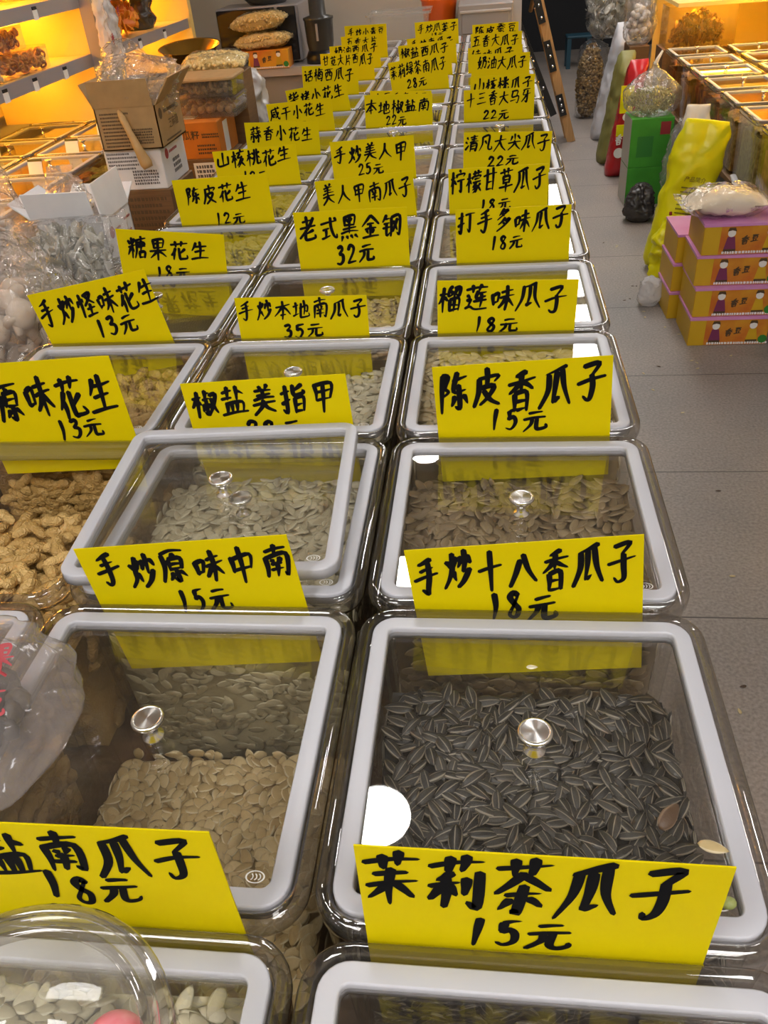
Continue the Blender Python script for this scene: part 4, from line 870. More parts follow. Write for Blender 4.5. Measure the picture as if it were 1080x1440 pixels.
m = MB(); m.box((.0856, -.02, .05), (.001, .05, .09)); obj('label_sticker', m.mesh('label_sticker', MAT['print_white']), oc)
m = MB(); m.box((-.04, -.02, .1074), (.07, .05, .001)); obj('label_sticker', m.mesh('label_sticker', MAT['print_white']), oc)
def tray(z, lab, m2, lidm):
    t = thing('nut_tray', lab, 'tray', (-.765, 2.86, z))
    b = MB(); b.rloops([(.006, 0), (.002, .045), (0, .048), (.004, .048), (.006, .045), (.010, .003)], (.105, .09), .02, cap0=True, cap1=True); obj('tray_body', b.mesh('tray_body', MAT['tubclear']), t)
    b = MB(); b.rloops([(-.001, .047), (-.001, .052), (.004, .056), (.03, .056)], (.105, .09), .02, cap1=True); obj('tray_lid', b.mesh('tray_lid', lidm), t); return t
nm = MB(); nm.lathe([(0, -.012), (.008, -.009), (.0105, 0), (.008, .009), (0, .013)], n=12); NM = nm.mesh('nut', MAT['nuts'], True)
for z, lab, lm in ((.8725, 'clear tray of round nuts on the orange carton', MAT['tubclear']), (.9295, 'upper clear tray of dark dried goods with a brown lid on the nut tray', MAT['kraft'])):
    t = tray(z, lab, None, lm)
    if z < .9:
        for i in range(30):
            o = obj('nut', NM, None, (-.765 + (i % 6 - 2.5) * .029 + random.uniform(-.003, .003), 2.86 + (i // 6 - 2) * .030, z + .017 + random.uniform(0, .008)), (random.random() * 3, random.random() * 3, 0)); tag(o, 'round brown nut in the clear tray on the orange carton', 'nut', 'nuts in the tray')
    else: tag(obj('dried_goods', cluster('dried_goods', MAT['c_grain'], [(x, y, z + .022) for x, y, z in box_pts((.165, .135, .024), 420, 5)], 'lump', .007, 5), None, (-.765, 2.86, z + .003)), 'dark dried goods filling the upper tray', 'dried goods', None, 'stuff')
popcorn_bag((-.775, 3.02, 1.0), (.12, .02, .1), .22, .15, .05, 3, 'bag of puffed corn lying behind the brown lidded tray')
tag(obj('cardboard_carton', MB().box((0, 0, .155), (.2, .12, .31), 0, .002).mesh('cardboard_carton', MAT['brownboard']), None, (-.775, 3.03, BT)), 'tall brown carton hidden behind the nut trays', 'carton')
tag(obj('grey_bag', sack_mesh('grey_bag', MAT['greybag'], [(0, .035, .06), (.05, .05, .08), (.15, .05, .08), (.25, .04, .05), (.29, .01, .01)], (-.02, 0), .012, 40, sd=31), None, (-.695, 3.20, BT)), 'shiny grey plastic bag at the right of the nut trays', 'bag')

# ------------------------------------------------------------------ left counter with warm lit bins
lc = thing('counter', 'low counter carrying the lit bins along the left wall', 'counter')
obj('counter_body', MB().box((-1.62, 3.2, .22), (.70, 3.3, .44)).mesh('counter_body', MAT['greywall']), lc)
obj('front_board', MB().box((-1.265, 3.2, .24), (.012, 3.3, .48)).mesh('front_board', MAT['wood']), lc)
LK = ['snack', 'nuts', 'fruit', 'greenseed', 'grain', 'mango']
def filling(m, z, sd, half=.12):
    vs = []; fs = []; g = 12; rg = np.random.default_rng(sd)
    for i in range(g + 1):
        for j in range(g + 1): vs.append((-half + 2 * half * i / g, -half + 2 * half * j / g, z + .012 * vnoise((i * .1, j * .1, sd), 12, sd) + .008 * rg.random()))
    for i in range(g):
        for j in range(g): a = i * (g + 1) + j; fs.append((a, a + g + 1, a + g + 2, a + 1))
    b = MB().add(vs, fs); b.box((0, 0, (z - .02) / 2 + .004), (2 * half, 2 * half, z - .03)); return b.mesh('filling', MAT[m])
n = 0
for cx, tagw in ((-1.43, 'front row'), (-1.74, 'back row')):
    for i in range(6):
        y = 2.35 + i * .305 + .02
        b = copy_tree(B0); l = copy_tree(L0); b.location = (cx, y, .4406); l.location = (cx, y, .4406); b.rotation_euler = l.rotation_euler = (0, 0, 0)
        nth = ('nearest', 'second', 'third', 'fourth', 'fifth', 'farthest')[i]
        tag(b, '%s clear bin in the %s of the lit left counter' % (nth, tagw), 'bin', 'bins on the left counter'); tag(l, 'lid on the %s bin in the %s of the lit left counter' % (nth, tagw), 'lid', 'lids on the left counter')
        tag(obj('dried_goods', filling(LK[(i + n) % 6], .17 + .02 * (i % 3), i + n), None, (cx, y, .4406)), 'dried goods in the %s bin in the %s of the left counter' % (nth, tagw), 'dried goods', 'fillings on the left counter', 'stuff')
        if cx > -1.5 or i in (1, 3):
            g = thing('price_tag', 'small white tag clipped to the %s bin in the %s of the left counter' % (nth, tagw), 'price tag', (cx + .02, y - .146, .7215), (-.3, 0, 0), 'tags on the left bins')
            obj('tag_plate', MB().box((0, 0, .02), (.05, .002, .04)).mesh('tag_plate', MAT['print_white']), g); obj('clip', MB().box((0, .001, .044), (.05, .004, .008)).mesh('clip', MAT['black']), g)
    n += 2
# shelving above, with warm strips
sh = thing('display_shelf', 'grey wall shelving with warm yellow lighting on the left', 'shelf')
obj('back_panel', MB().box((-1.93, 3.65, 1.15), (.02, 4.0, .74)).mesh('back_panel', MAT['yellowpanel']), sh)
for y, wd in ((3.66, .15), (4.93, .05)): obj('upright', MB().box((-1.675, y, 1.12), (.48, wd if wd < .1 else .04, .75)).mesh('upright', MAT['yellowpanel']), sh)
obj('post', MB().box((-1.425, 3.70, 1.12), (.05, .20, .75)).mesh('post', MAT['greyshelf']), sh)
for z in (.985, 1.185, 1.42):
    for y0, y1 in ((1.7, 3.63), (3.70, 4.9)):
        obj('shelf_board', MB().box((-1.69, (y0 + y1) / 2, z - .012), (.46, y1 - y0, .02)).mesh('shelf_board', MAT['yellowpanel']), sh)
        obj('shelf_edge', MB().box((-1.452, (y0 + y1) / 2, z - .018), (.012, y1 - y0, .044)).mesh('shelf_edge', MAT['greyshelf']), sh)
        led = obj('led_strip', MB().box((-1.70, (y0 + y1) / 2, z - .028), (.014, y1 - y0 - .06, .006)).mesh('led_strip', MAT['led']), sh); led['label'] = 'glowing warm light strip'
for y, z in ((2.86, .97), (3.08, .97), (3.33, .97), (3.22, 1.17), (3.93, .97), (4.15, .97), (4.5, .97)):
    g = thing('price_tag', 'small white price tag on the left shelf edge at %s' % {2.86: 'the photo border', 3.08: 'the lower jars', 3.33: 'the post', 3.22: 'the top', 3.93: 'the bag of orange slices', 4.15: 'the middle of the far bay', 4.5: 'the far end'}[y], 'price tag', (-1.4455, y, z - .002), (0, 0, 0), 'shelf edge price tags')
    obj('tag_plate', MB().box((.001, 0, -.012), (.002, .035, .03)).mesh('tag_plate', MAT['print_white']), g); obj('clip', MB().box((.001, 0, .008), (.004, .03, .01)).mesh('clip', MAT['black']), g)
def snack_tub(x, y, z, m, lab):
    t = thing('snack_tub', lab, 'tub', (x, y, z), (0, 0, 0), 'tubs of dried fruit on the shelf')
    b = MB(); b.rloops([(.006, 0), (0, .004), (0, .066)], .05, .012, cap0=True); obj('tub_body', b.mesh('tub_body', MAT['tubclear']), t)
    b = MB(); b.rloops([(-.001, .064), (-.001, .074), (.003, .076)], .05, .012, cap1=True); obj('lid', b.mesh('lid', MAT['amber']), t)
    f = obj('filling', cluster('filling', MAT['c_' + m], box_pts((.076, .076, .046), 70, int(y * 100)), 'ring' if m == 'fruit' else 'lump', .009, int(y * 100)), t, (0, 0, .0345)); f['kind'] = 'stuff'
for i, (y, z, m) in enumerate(((2.93, .985, 'nougat'), (3.05, .985, 'fruit'), (3.16, .985, 'fruit'), (3.27, .985, 'fruit'), (2.90, 1.0625, 'nougat'), (3.015, 1.0625, 'fruit'), (3.125, 1.0625, 'fruit'))):
    snack_tub(-1.535, y, z, m, 'clear tub of %s, %s in the %s layer on the left shelf' % ('nougat' if m == 'nougat' else 'dried fruit rings', ('first', 'second', 'third', 'fourth')[i % 4], 'bottom' if i < 4 else 'top'))
tag(obj('dried_mango', cluster('dried_mango', MAT['c_mango'], [(x, y, z + .045) for x, y, z in ball_pts((.10, .26, .10), 460, 41, 0)], 'slice', .024, 41), None, (-1.59, 4.15, .985)), 'heap of bright orange dried slices on the left shelf', 'dried fruit', None, 'stuff')
tag(obj('dark_bag', sack_mesh('dark_bag', MAT['blackbag'], [(0, .06, .07), (.05, .08, .09), (.13, .07, .08), (.17, .02, .03)], (0, 0), .014, 40, sd=43), None, (-1.58, 4.55, .985)), 'dark plastic bag at the far end of the left shelf', 'bag')
for i, (y, z, w, h, mm) in enumerate(((3.585, .93, .04, .30, 'film_white'), (3.70, .915, .045, .32, 'film_white'))):
    hb = tag(obj('hanging_bag', sack_mesh('hanging_bag', MAT[mm], [(0, .008, w * .5), (.02, .018, w), (h * .6, .018, w * .9), (h, .008, w * .7)], (0, .03 * (1 - 2 * i)), .012, 40, sd=50 + i), None, (-1.372, y, z)), 'white plastic bag hanging from the shelf post, %s one' % ('left', 'right')[i], 'bag')
    m = MB(); write(m, '香', -.02, .02, 0, .04, 0, np.random.default_rng(i), .14); obj('lettering', m.mesh('lettering', MAT['print_red']), hb, (.031, .012, h * .35 + .09 * i), (0, 0, PI / 2))
# brass bowl on a dark basket behind the cartons
dk = tag(obj('wicker_basket', sack_mesh('wicker_basket', MAT['blackbag'], [(0, .13, .13), (.10, .16, .16), (.235, .17, .17), (.24, .15, .15)], (0, 0), .008, 70, sd=60), None, (-1.08, 3.92, BT)), 'dark basket under the brass bowl', 'basket')
tag(obj('basket_stand', MB().box((0, 0, .33), (.3, .3, .659), 0, .004).mesh('basket_stand', MAT['wood']), None, (-1.08, 3.92, 0)), 'wooden crate under the dark basket', 'crate')
tag(obj('brass_bowl', MB().lathe([(0, .0), (.06, .004), (.10, .025), (.125, .06), (.132, .062), (.122, .058), (.097, .028), (.058, .009), (0, .005)], n=48).mesh('brass_bowl', MAT['gold'], True), None, (-1.13, 3.88, BT + .243), (.12, 0, 0)), 'shiny brass bowl standing on the dark basket', 'bowl')

# ------------------------------------------------------------------ back counter
bc = thing('counter', 'grey counter with pale top behind the rows of bins', 'counter')
obj('cabinet_body', MB().box((-.88, 5.32, .34), (1.62, .62, .68)).mesh('cabinet_body', MAT['greywall']), bc); obj('counter_top', MB().box((-.88, 5.31, .70), (1.66, .66, .04)).mesh('counter_top', MAT['counter']), bc)
CT = .72
mw = thing('microwave_oven', 'black microwave oven with grey frame on the back counter', 'microwave', (-1.13, 5.24, CT))
obj('case', MB().box((0, .05, .145), (.46, .32, .27), 0, .006).mesh('case', MAT['greyshelf']), mw); obj('door', MB().box((-.06, -.118, .145), (.325, .016, .255), 0, .004).mesh('door', MAT['blackglass']), mw)
cp_ = obj('control_panel', MB().box((.165, -.118, .145), (.10, .014, .255), 0, .004).mesh('control_panel', MAT['black']), mw)
for i in range(3):
    for j in range(4): obj('button', MB().box((.135 + i * .028, -.1265, .06 + j * .03), (.018, .004, .014), 0, .001).mesh('button', MAT['charcoal']), cp_)
for x in (-.18, .18):
    for y in (-.06, .16): obj('foot', MB().lathe([(.012, 0), (.012, .011)], (x, y, 0), 12).mesh('foot', MAT['black']), mw)
pt = thing('cooking_pot', 'dark pot with pale contents on top of the microwave', 'pot', (-1.10, 5.30, CT + .281))
obj('pot_body', MB().lathe([(0, .002), (.10, 0), (.13, .03), (.14, .10), (.145, .105), (.135, .1), (.125, .03), (0, .008)], n=36).mesh('pot_body', MAT['charcoal'], True), pt)
obj('contents', MB().lathe([(0, .05), (.128, .045), (.126, .04)], n=30).mesh('contents', MAT['bread'], True), pt)
pb = thing('snack_carton', 'orange printed carton under the two bags of puffed corn', 'carton', (-1.085, 5.03, CT))
obj('carton_body', MB().box((0, 0, .045), (.27, .12, .09), 0, .002).mesh('carton_body', MAT['panelorange']), pb)
def box_art(parent, w, h, y, x0=0):
    """front print: side panel, two simple children, brush words, pale text line and a leaf"""
    a = MB(); a.box((x0 - w * .40, y, h * .5), (w * .2, .0008, h * .98)); obj('side_print', a.mesh('side_print', MAT['amberboard']), parent)
    for sx, k in ((-.17, 0), (.30, 1)):
        a = MB(); b = MB(); c = MB(); d_ = MB(); cx = x0 + w * sx; disc_print(a, cx, h * .74, h * .13, y - .001, 16)
        b.add([(cx - h * .15, y - .0013, h * .80), (cx - h * .1, y - .0013, h * .93), (cx + h * .1, y - .0013, h * .93), (cx + h * .15, y - .0013, h * .80), (cx, y - .0013, h * .84)], [(0, 1, 2, 3, 4)])
        (c if k == 0 else d_).add([(cx - h * .12, y - .0008, h * .62), (cx + h * .12, y - .0008, h * .62), (cx + h * .2, y - .0008, h * .2), (cx - h * .2, y - .0008, h * .2)], [(0, 1, 2, 3)])
        b.add([(cx - h * .2, y - .0009, h * .2), (cx + h * .2, y - .0009, h * .2), (cx + h * .2, y - .0009, h * .1), (cx - h * .2, y - .0009, h * .1)], [(0, 1, 2, 3)])
        obj('face_print', a.mesh('face_print', MAT['print_white']), parent); obj('robe_print', (c if k == 0 else d_).mesh('robe_print', MAT['purple' if k == 0 else 'amberboard']), parent); obj('hair_print', b.mesh('hair_print', MAT['print_dark']), parent)
    e = MB(); write(e, '香', x0 - w * .06, x0 + w * .06, h * .5, h * .34, y - .0012, np.random.default_rng(2), .16, ); write(e, '豆', x0 + w * .06, x0 + w * .17, h * .58, h * .3, y - .0012, np.random.default_rng(3), .16)
    obj('lettering', e.mesh('lettering', MAT['print_dark']), parent)
    e = MB(); small_print(e, x0 - w * .26, x0 + w * .48, h * .03, h * .14, y - .0014, 1, rgp, 1, .8); obj('text_print', e.mesh('text_print', MAT['print_white']), parent)
    e = MB(); disc_print(e, x0 + w * .44, h * .22, h * .16, y - .0016, 9); obj('leaf_print', e.mesh('leaf_print', MAT['greenprint']), parent)
box_art(pb, .27, .09, -.0606)
popcorn_bag((-1.09, 5.03, CT + .133), (.05, -.05, .05), .34, .14, .075, 1, 'lower bag of puffed corn lying on the orange carton')
popcorn_bag((-1.10, 5.03, CT + .222), (.05, -.08, -.03), .33, .14, .085, 2, 'upper bag of puffed corn lying in front of the microwave')
bl = thing('blender', 'dark smoked blender jug on a black base on the back counter', 'blender', (-.79, 5.1, CT))
obj('base', MB().lathe([(0, 0), (.085, 0), (.085, .03), (.07, .06), (.0, .06)], n=32).mesh('base', MAT['black'], True), bl)
obj('jug', MB().lathe([(.068, .061), (.074, .10), (.078, .20), (.082, .205), (.082, .215), (.045, .225), (.042, .34), (0, .345)], n=36).mesh('jug', MAT['charcoal'], True), bl)
obj('window_strip', MB().box((.0, -.080, .15), (.012, .004, .08), 0, .001).mesh('window_strip', MAT['greyshelf']), bl)
tag(obj('steel_scoop', MB().tube([(-.745, 5.01, CT + .013), (-.66, 5.02, CT + .014), (-.64, 5.02, CT + .014)], [.013, .013, .008], 14).mesh('steel_scoop', MAT['steel'], True)), 'short steel tube lying at the front of the back counter', 'scoop')
tb = thing('plastic_tub', 'large clear plastic tub standing behind the last bins', 'tub', (-.35, 5.16, CT))
b = MB(); b.rloops([(.03, 0), (.004, .20), (0, .205)], (.165, .13), .05, cap0=True); obj('tub_body', b.mesh('tub_body', MAT['tubmilk'], False), tb); b = MB(); b.tube([(-.17, -.13, .205), (.17, -.13, .205), (.17, .13, .205), (-.17, .13, .205), (-.17, -.13, .205)], .006, 8); obj('rim', b.mesh('rim', MAT['tubmilk']), tb)
m = MB(); m.box((.06, -.123, .05), (.10, .002, .03)); obj('label_sticker', m.mesh('label_sticker', MAT['card']), tb)
tag(obj('orange_bucket', MB().lathe([(0, .002), (.075, 0), (.10, .22), (.106, .225), (.104, .23), (.096, .22), (.07, .01), (0, .008)], n=40).mesh('orange_bucket', MAT['orangeplastic'], True), None, (-.155, 5.46, CT + .002)), 'bright orange bucket behind the clear tub', 'bucket')
tag(obj('bucket_shelf', MB().box((0, 0, .36), (.22, .3, .72), 0, .003).mesh('bucket_shelf', MAT['greywall']), None, (.06, 5.45, 0)) if 0 else obj('drawer_cabinet', MB().box((0, 0, .46), (.30, .30, .92), 0, .006).mesh('drawer_cabinet', MAT['greywall']), None, (.105, 5.47, 0)), 'grey drawer cabinet at the end of the bins', 'cabinet')
dr = [o for o in COL.objects if o.name.startswith('drawer_cabinet')][0]
for z in (.88, .76, .62):
    obj('drawer', MB().box((0, -.153, z - .05), (.26, .008, .10), 0, .003).mesh('drawer', MAT['greyshelf']), dr)
obj('edge_rail', MB().box((0, -.158, .885), (.28, .012, .014), 0, .003).mesh('edge_rail', MAT['counter']), dr)
o = obj('trim_1', MB().box((.285, 5.60, .9), (.05, .1, 1.8)).mesh('trim_1', MAT['counter'])); o['kind'] = 'structure'; o['label'] = 'pale post at the wall end'

# folding ladder
ld = thing('folding_ladder', 'folding wooden ladder with black riveted hinge plates leaning by the bins', 'ladder')
def beam(a, b, w, d, m, nm='rail'):
    a, b = Vector(a), Vector(b); ax = (b - a).normalized(); sx = ax.cross(Vector((0, 1, 0))).normalized(); sy = ax.cross(sx); vs = []
    for p in (a, b):
        for q, r in ((-1, -1), (1, -1), (1, 1), (-1, 1)): vs.append(p + sx * w / 2 * q + sy * d / 2 * r)
    return obj(nm, MB().add(vs, [(3, 2, 1, 0), (4, 5, 6, 7), (0, 1, 5, 4), (1, 2, 6, 5), (2, 3, 7, 6), (3, 0, 4, 7)]).mesh(nm, MAT[m]), ld)
beam((.69, 6.2, 0), (.38, 6.2, 1.05), .055, .05, 'woodpale'); beam((.68, 6.32, 0), (.44, 6.30, .80), .05, .04, 'woodpale')
st_ = beam((.560, 6.16, .18), (.20, 6.16, .98), .045, .04, 'black', 'strut')
for z0, z1 in ((.62, .44), (.92, .72), (.30, .17)):
    xa = .69 - .31 * z0 / 1.05; xb = .69 - .31 * z1 / 1.05; hp = beam((xa - .012, 6.168, z0), (xb - .012, 6.168, z1), .045, .012, 'black', 'hinge_plate')
    for zz in (z0 - .03, (z0 + z1) / 2, z1 + .03): obj('rivet', MB().lathe([(.011, 0), (.009, .005), (0, .007)], n=10).mesh('rivet', MAT['steel'], True), hp, (.69 - .31 * zz / 1.05 - .012, 6.161, zz), (PI / 2, 0, 0))
for i in range(4): zz = .35 + i * .16; obj('rivet', MB().lathe([(.011, 0), (.009, .005), (0, .007)], n=10).mesh('rivet', MAT['steel'], True), st_, (.56 - .36 * (zz - .18) / .8, 6.139, zz), (PI / 2, 0, 0))
for z in (.3, .62, .92): obj('rung', MB().tube([(.69 - .31 * z / 1.05, 6.2, z), (.67 - .24 * z / .8, 6.31, min(z, .78))], .014, 10).mesh('rung', MAT['woodpale']), ld)

# ------------------------------------------------------------------ right side: sacks and bags along the aisle
sl = thing('plastic_stool', 'dark blue plastic stool in the dim passage', 'stool', (1.0, 9.35, 0))
obj('seat', MB().box((0, 0, .27), (.24, .24, .02), 0, .006).mesh('seat', MAT['blue']), sl)
for x in (-1, 1):
    for y in (-1, 1): obj('leg', MB().box((x * .095, y * .095, .13), (.04, .04, .26)).mesh('leg', MAT['blue']), sl)
gbg = thing('grain_bag', 'tall clear bag of brown grain standing in the far aisle', 'bag', (.86, 6.95, 0)); obj('film', sack_mesh('film', MAT['film_thin'], [(0, .06, .065), (.04, .085, .085), (.40, .105, .105), (.48, .095, .095), (.515, .04, .05)], (.03, 0), .008, 30, sd=70), gbg); gr = obj('grain', cluster('grain', MAT['c_grain'], [(x + .015 * (z + .22) / .44, y, z + .245) for x, y, z in ball_pts((.088, .088, .235), 1500, 70, -1, (1.0, .9))], 'lump', .011, 70), gbg); gr['kind'] = 'stuff'
0 and tag(obj('grain_bag', sack_mesh('grain_bag', MAT['grain'], [(0, .055, .06), (.04, .08, .08), (.40, .10, .10), (.48, .09, .09), (.50, .04, .05)], (.03, 0), .008, 30, sd=70), None, (.86, 6.95, 0)), 'tall clear bag of brown grain standing in the far aisle', 'bag')
msk = thing('mushroom_sack', 'big clear bag of dried mushrooms on top of the brown grain bag', 'bag', (.955, 6.97, .522)); obj('film', sack_mesh('film', MAT['film'], [(0, .07, .07), (.06, .13, .12), (.25, .14, .12), (.36, .10, .08), (.42, .04, .03)], (0, 0), .02, 30, sd=71), msk); gr = obj('mushrooms', cluster('mushrooms', MAT['c_fungus'], [(x, y, z + .17) for x, y, z in ball_pts((.115, .10, .15), 260, 71)], 'slice', .028, 71), msk); gr['kind'] = 'stuff'
0 and tag(obj('mushroom_sack', sack_mesh('mushroom_sack', MAT['greyfungus'], [(0, .08, .08), (.06, .13, .12), (.25, .14, .12), (.36, .10, .08), (.42, .04, .03)], (0, 0), .02, 30, sd=71), None, (.955, 6.97, .502)), 'big clear bag of dried mushrooms on top of the brown grain bag', 'bag')
def slab_bag(name, lab, m, x, y, w, d, h, lean, rz, sd, crumple=.008):
    t = obj(name, sack_mesh(name, MAT[m], [(0, w * .85, d * .6), (h * .06, w, d), (h * .85, w, d), (h * .95, w * .95, d * .5), (h, w * .9, .006)], lean, crumple, 28, sd=sd), None, (x, y, 0), (0, 0, rz)); return tag(t, lab, 'bag')
slab_bag('white_sack', 'grey white flat sack leaning in the row of bags', 'greysack', .875, 6.25, .055, .12, .68, (.13, .05), 0, 72)
slab_bag('olive_sack', 'olive green sack leaning against the white sack', 'olivebag', .845, 5.62, .05, .14, .60, (.10, .05), 0, 73)
rd = slab_bag('red_bag', 'red and yellow printed snack bag standing on the aisle floor', 'redbag', .86, 5.29, .055, .09, .60, (.10, .02), 0, 74)
m = MB(); m.box((.03, -.094, .42), (.07, .006, .14)); m.box((.012, -.094, .26), (.05, .006, .06)); obj('yellow_print', m.mesh('yellow_print', MAT['yellowbag']), rd)
m = MB(); disc_print(m, .01, .14, .028, -.096); disc_print(m, .035, .33, .02, -.096); obj('white_print', m.mesh('white_print', MAT['print_white']), rd)
m = MB(); write(m, '香', -.02, .03, .21, .06, -.0975, np.random.default_rng(1), .15); obj('lettering', m.mesh('lettering', MAT['print_white']), rd)
gb = []
for z0, z1, lab in ((0, .19, 'lower green and grey carton on the aisle floor'), (.191, .425, 'upper green carton with a red square print under the bag of green seeds')):
    g = tag(obj('green_carton', MB().box((0, 0, (z1 - z0) / 2), (.21, .20, z1 - z0), 0, .002).mesh('green_carton', MAT['green'] if 1 else MAT['green']), None, (.945, 4.75, z0), (0, 0, .04)), lab, 'carton', 'green cartons')
    obj('side_board', MB().box((-.1058, 0, (z1 - z0) / 2), (.001, .195, z1 - z0 - .004)).mesh('side_board', MAT['paleboard']), g)
    if z0 > .1:
        m = MB(); m.box((.065, -.1006, .185), (.05, .001, .06)); obj('red_print', m.mesh('red_print', MAT['print_red']), g); m = MB(); m.box((-.03, -.1006, .10), (.08, .0008, .10)); obj('dark_panel', m.mesh('dark_panel', MAT['greenprint']), g)
sb = thing('seed_bag', 'knotted clear bag of green seeds on top of the green cartons', 'bag', (.945, 4.75, .426))
obj('film', sack_mesh('film', MAT['film'], [(0, .09, .08), (.03, .13, .11), (.12, .135, .11), (.18, .08, .06), (.21, .02, .02), (.235, .012, .012)], (0, 0), .01, 35, sd=80), sb)
obj('knot', MB().tube([(0, 0, .225), (.01, 0, .25), (.03, 0, .285)], [.012, .009, .005], 10).mesh('knot', MAT['film_white'], True), sb)
tag(obj('green_seeds', cluster('green_seeds', MAT['c_green'], ball_pts((.112, .090, .060), 900, 6), 'seed', .0075, 6), None, (.945, 4.75, .492)), 'green seeds filling the knotted clear bag', 'seeds', None, 'stuff')
tag(obj('plastic_crate', MB().box((0, 0, .30), (.12, .22, .60), 0, .004).mesh('plastic_crate', MAT['brownboard']), None, (1.03, 5.93, 0)), 'tall dark crate behind the red snack bag', 'crate')
tag(obj('clear_bag', sack_mesh('clear_bag', MAT['film'], [(0, .06, .06), (.03, .085, .09), (.2, .085, .09), (.28, .06, .05), (.33, .02, .02)], (0, 0), .016, 35, sd=81), None, (1.03, 5.92, .601)), 'clear bag of packed goods on the tall dark crate', 'bag')
tag(obj('packed_goods', cluster('packed_goods', MAT['c_pale'], ball_pts((.055, .058, .09), 90, 8), 'lump', .02, 8), None, (1.03, 5.92, .715)), 'pale goods inside the clear bag on the crate', 'goods', None, 'stuff')
tag(obj('black_bag', sack_mesh('black_bag', MAT['blackbag'], [(0, .05, .05), (.03, .075, .07), (.10, .07, .065), (.16, .04, .04), (.18, .02, .02)], (0, 0), .014, 50, sd=82), None, (.88, 4.40, 0)), 'small shiny black plastic bag in front of the green cartons', 'bag')
tag(obj('grey_bag', sack_mesh('grey_bag', MAT['film'], [(0, .05, .04), (.08, .06, .05), (.30, .07, .06), (.40, .05, .04), (.45, .02, .02)], (.02, 0), .016, 40, sd=83), None, (1.04, 4.45, 0)), 'grey clear plastic bag between the green cartons and the yellow bag', 'bag')
tag(obj('packed_goods', cluster('packed_goods', MAT['c_pale'], ball_pts((.035, .028, .15), 90, 18), 'lump', .018, 18), None, (1.05, 4.45, .22)), 'pale goods inside the grey clear bag', 'goods', None, 'stuff')
tag(obj('rice_pack', sack_mesh('rice_pack', MAT['film_white'], [(0, .05, .04), (.03, .06, .05), (.52, .06, .05), (.58, .05, .01)], (.0, 0), .008, 40, sd=84), None, (1.035, 4.1, 0)), 'tall white plastic pack standing behind the yellow bag', 'bag')
# the big yellow bag leaning against the right counter
yb = thing('yellow_bag', 'large bright yellow printed bag leaning against the right counter', 'bag', (.90, 3.72, 0), (0, math.radians(9), 0))
yp = [(0, .09, .03), (.03, .105, .055), (.2, .105, .06), (.45, .11, .05), (.55, .10, .03), (.60, .085, .008)]
obj('bag_body', sack_mesh('bag_body', MAT['yellowbag'], yp, (0, 0), .010, 22, sd=85, n=56), yb)
m = MB(); small_print(m, -.045, .075, .24, .36, -.0655, 7, rgp, .8, .35); obj('small_print', m.mesh('small_print', MAT['print_dark']), yb)
m = MB(); small_print(m, -.085, .04, .07, .085, -.064, 1, rgp, 1, .8); m.tube([(-.06, -.066, .14), (-.075, -.066, .18), (-.05, -.067, .21), (-.06, -.067, .25)], .006, 6); obj('red_print', m.mesh('red_print', MAT['print_red']), yb)
font_text('lettering', '产品简介', .022, MAT['print_dark'], yb, (.0, -.068, .385), (PI / 2, 0, 0))
tag(obj('yellow_bag', sack_mesh('yellow_bag', MAT['yellowbag'], [(0, .055, .03), (.03, .075, .05), (.18, .07, .05), (.24, .045, .03), (.26, .03, .01)], (.02, .02), .016, 35, sd=86), None, (.87, 3.56, 0), (0, 0, .2)), 'small crumpled yellow bag at the foot of the large yellow bag', 'bag')
tag(obj('white_bag', sack_mesh('white_bag', MAT['film_white'], [(0, .03, .03), (.02, .045, .04), (.09, .04, .035), (.12, .01, .01)], (0, 0), .01, 60, sd=87), None, (.765, 3.30, 0)), 'small white plastic bag on the floor beside the pink edged cartons', 'bag')
# pink edged snack cartons: four in front, two behind
def snack_carton(x, y, z, rz, lab):
    c = thing('snack_carton', lab, 'carton', (x, y, z), (0, 0, rz), 'pink edged snack cartons')
    obj('carton_body', MB().box((0, .11, .052), (.272, .22, .104), 0, .002).mesh('carton_body', MAT['panelorange']), c)
    obj('side_board', MB().box((-.1366, .11, .052), (.001, .216, .10)).mesh('side_board', MAT['amberboard']), c)
    obj('lid_strip', MB().box((0, .11, .1015), (.277, .225, .009)).mesh('lid_strip', MAT['pink']), c); box_art(c, .272, .10, -.0006); return c
for i, (dx, dy, rz) in enumerate(((0, 0, 0), (.004, .01, .01), (-.002, .03, -.01), (.008, .035, .0))):
    snack_carton(.976 + dx, 2.90 + dy, i * .1065, rz, '%s carton in the front stack of pink edged snack cartons' % ('bottom', 'second', 'third', 'top')[i])
for i in range(3):
    snack_carton((.945, .948, .953)[i], 3.15 + .01 * i, i * .1065, .02, '%s carton in the rear stack of pink edged snack cartons' % ('bottom', 'middle', 'top')[i])
tag(obj('bread_pack', pillow_mesh('bread_pack', MAT['bread'], .27, .17, .07, .008, 30, 7, fin=.16), None, (.93, 3.05, .470), (.02, 0, .05)), 'clear pack of pale flatbread lying on the pink edged cartons', 'bread')
tag(obj('bread_wrap', pillow_mesh('bread_wrap', MAT['film_thin'], .31, .20, .082, .012, 30, 8, fin=.16), None, (.925, 3.05, .470), (.02, 0, .05)), 'clear plastic wrap around the pale flatbread', 'wrap')

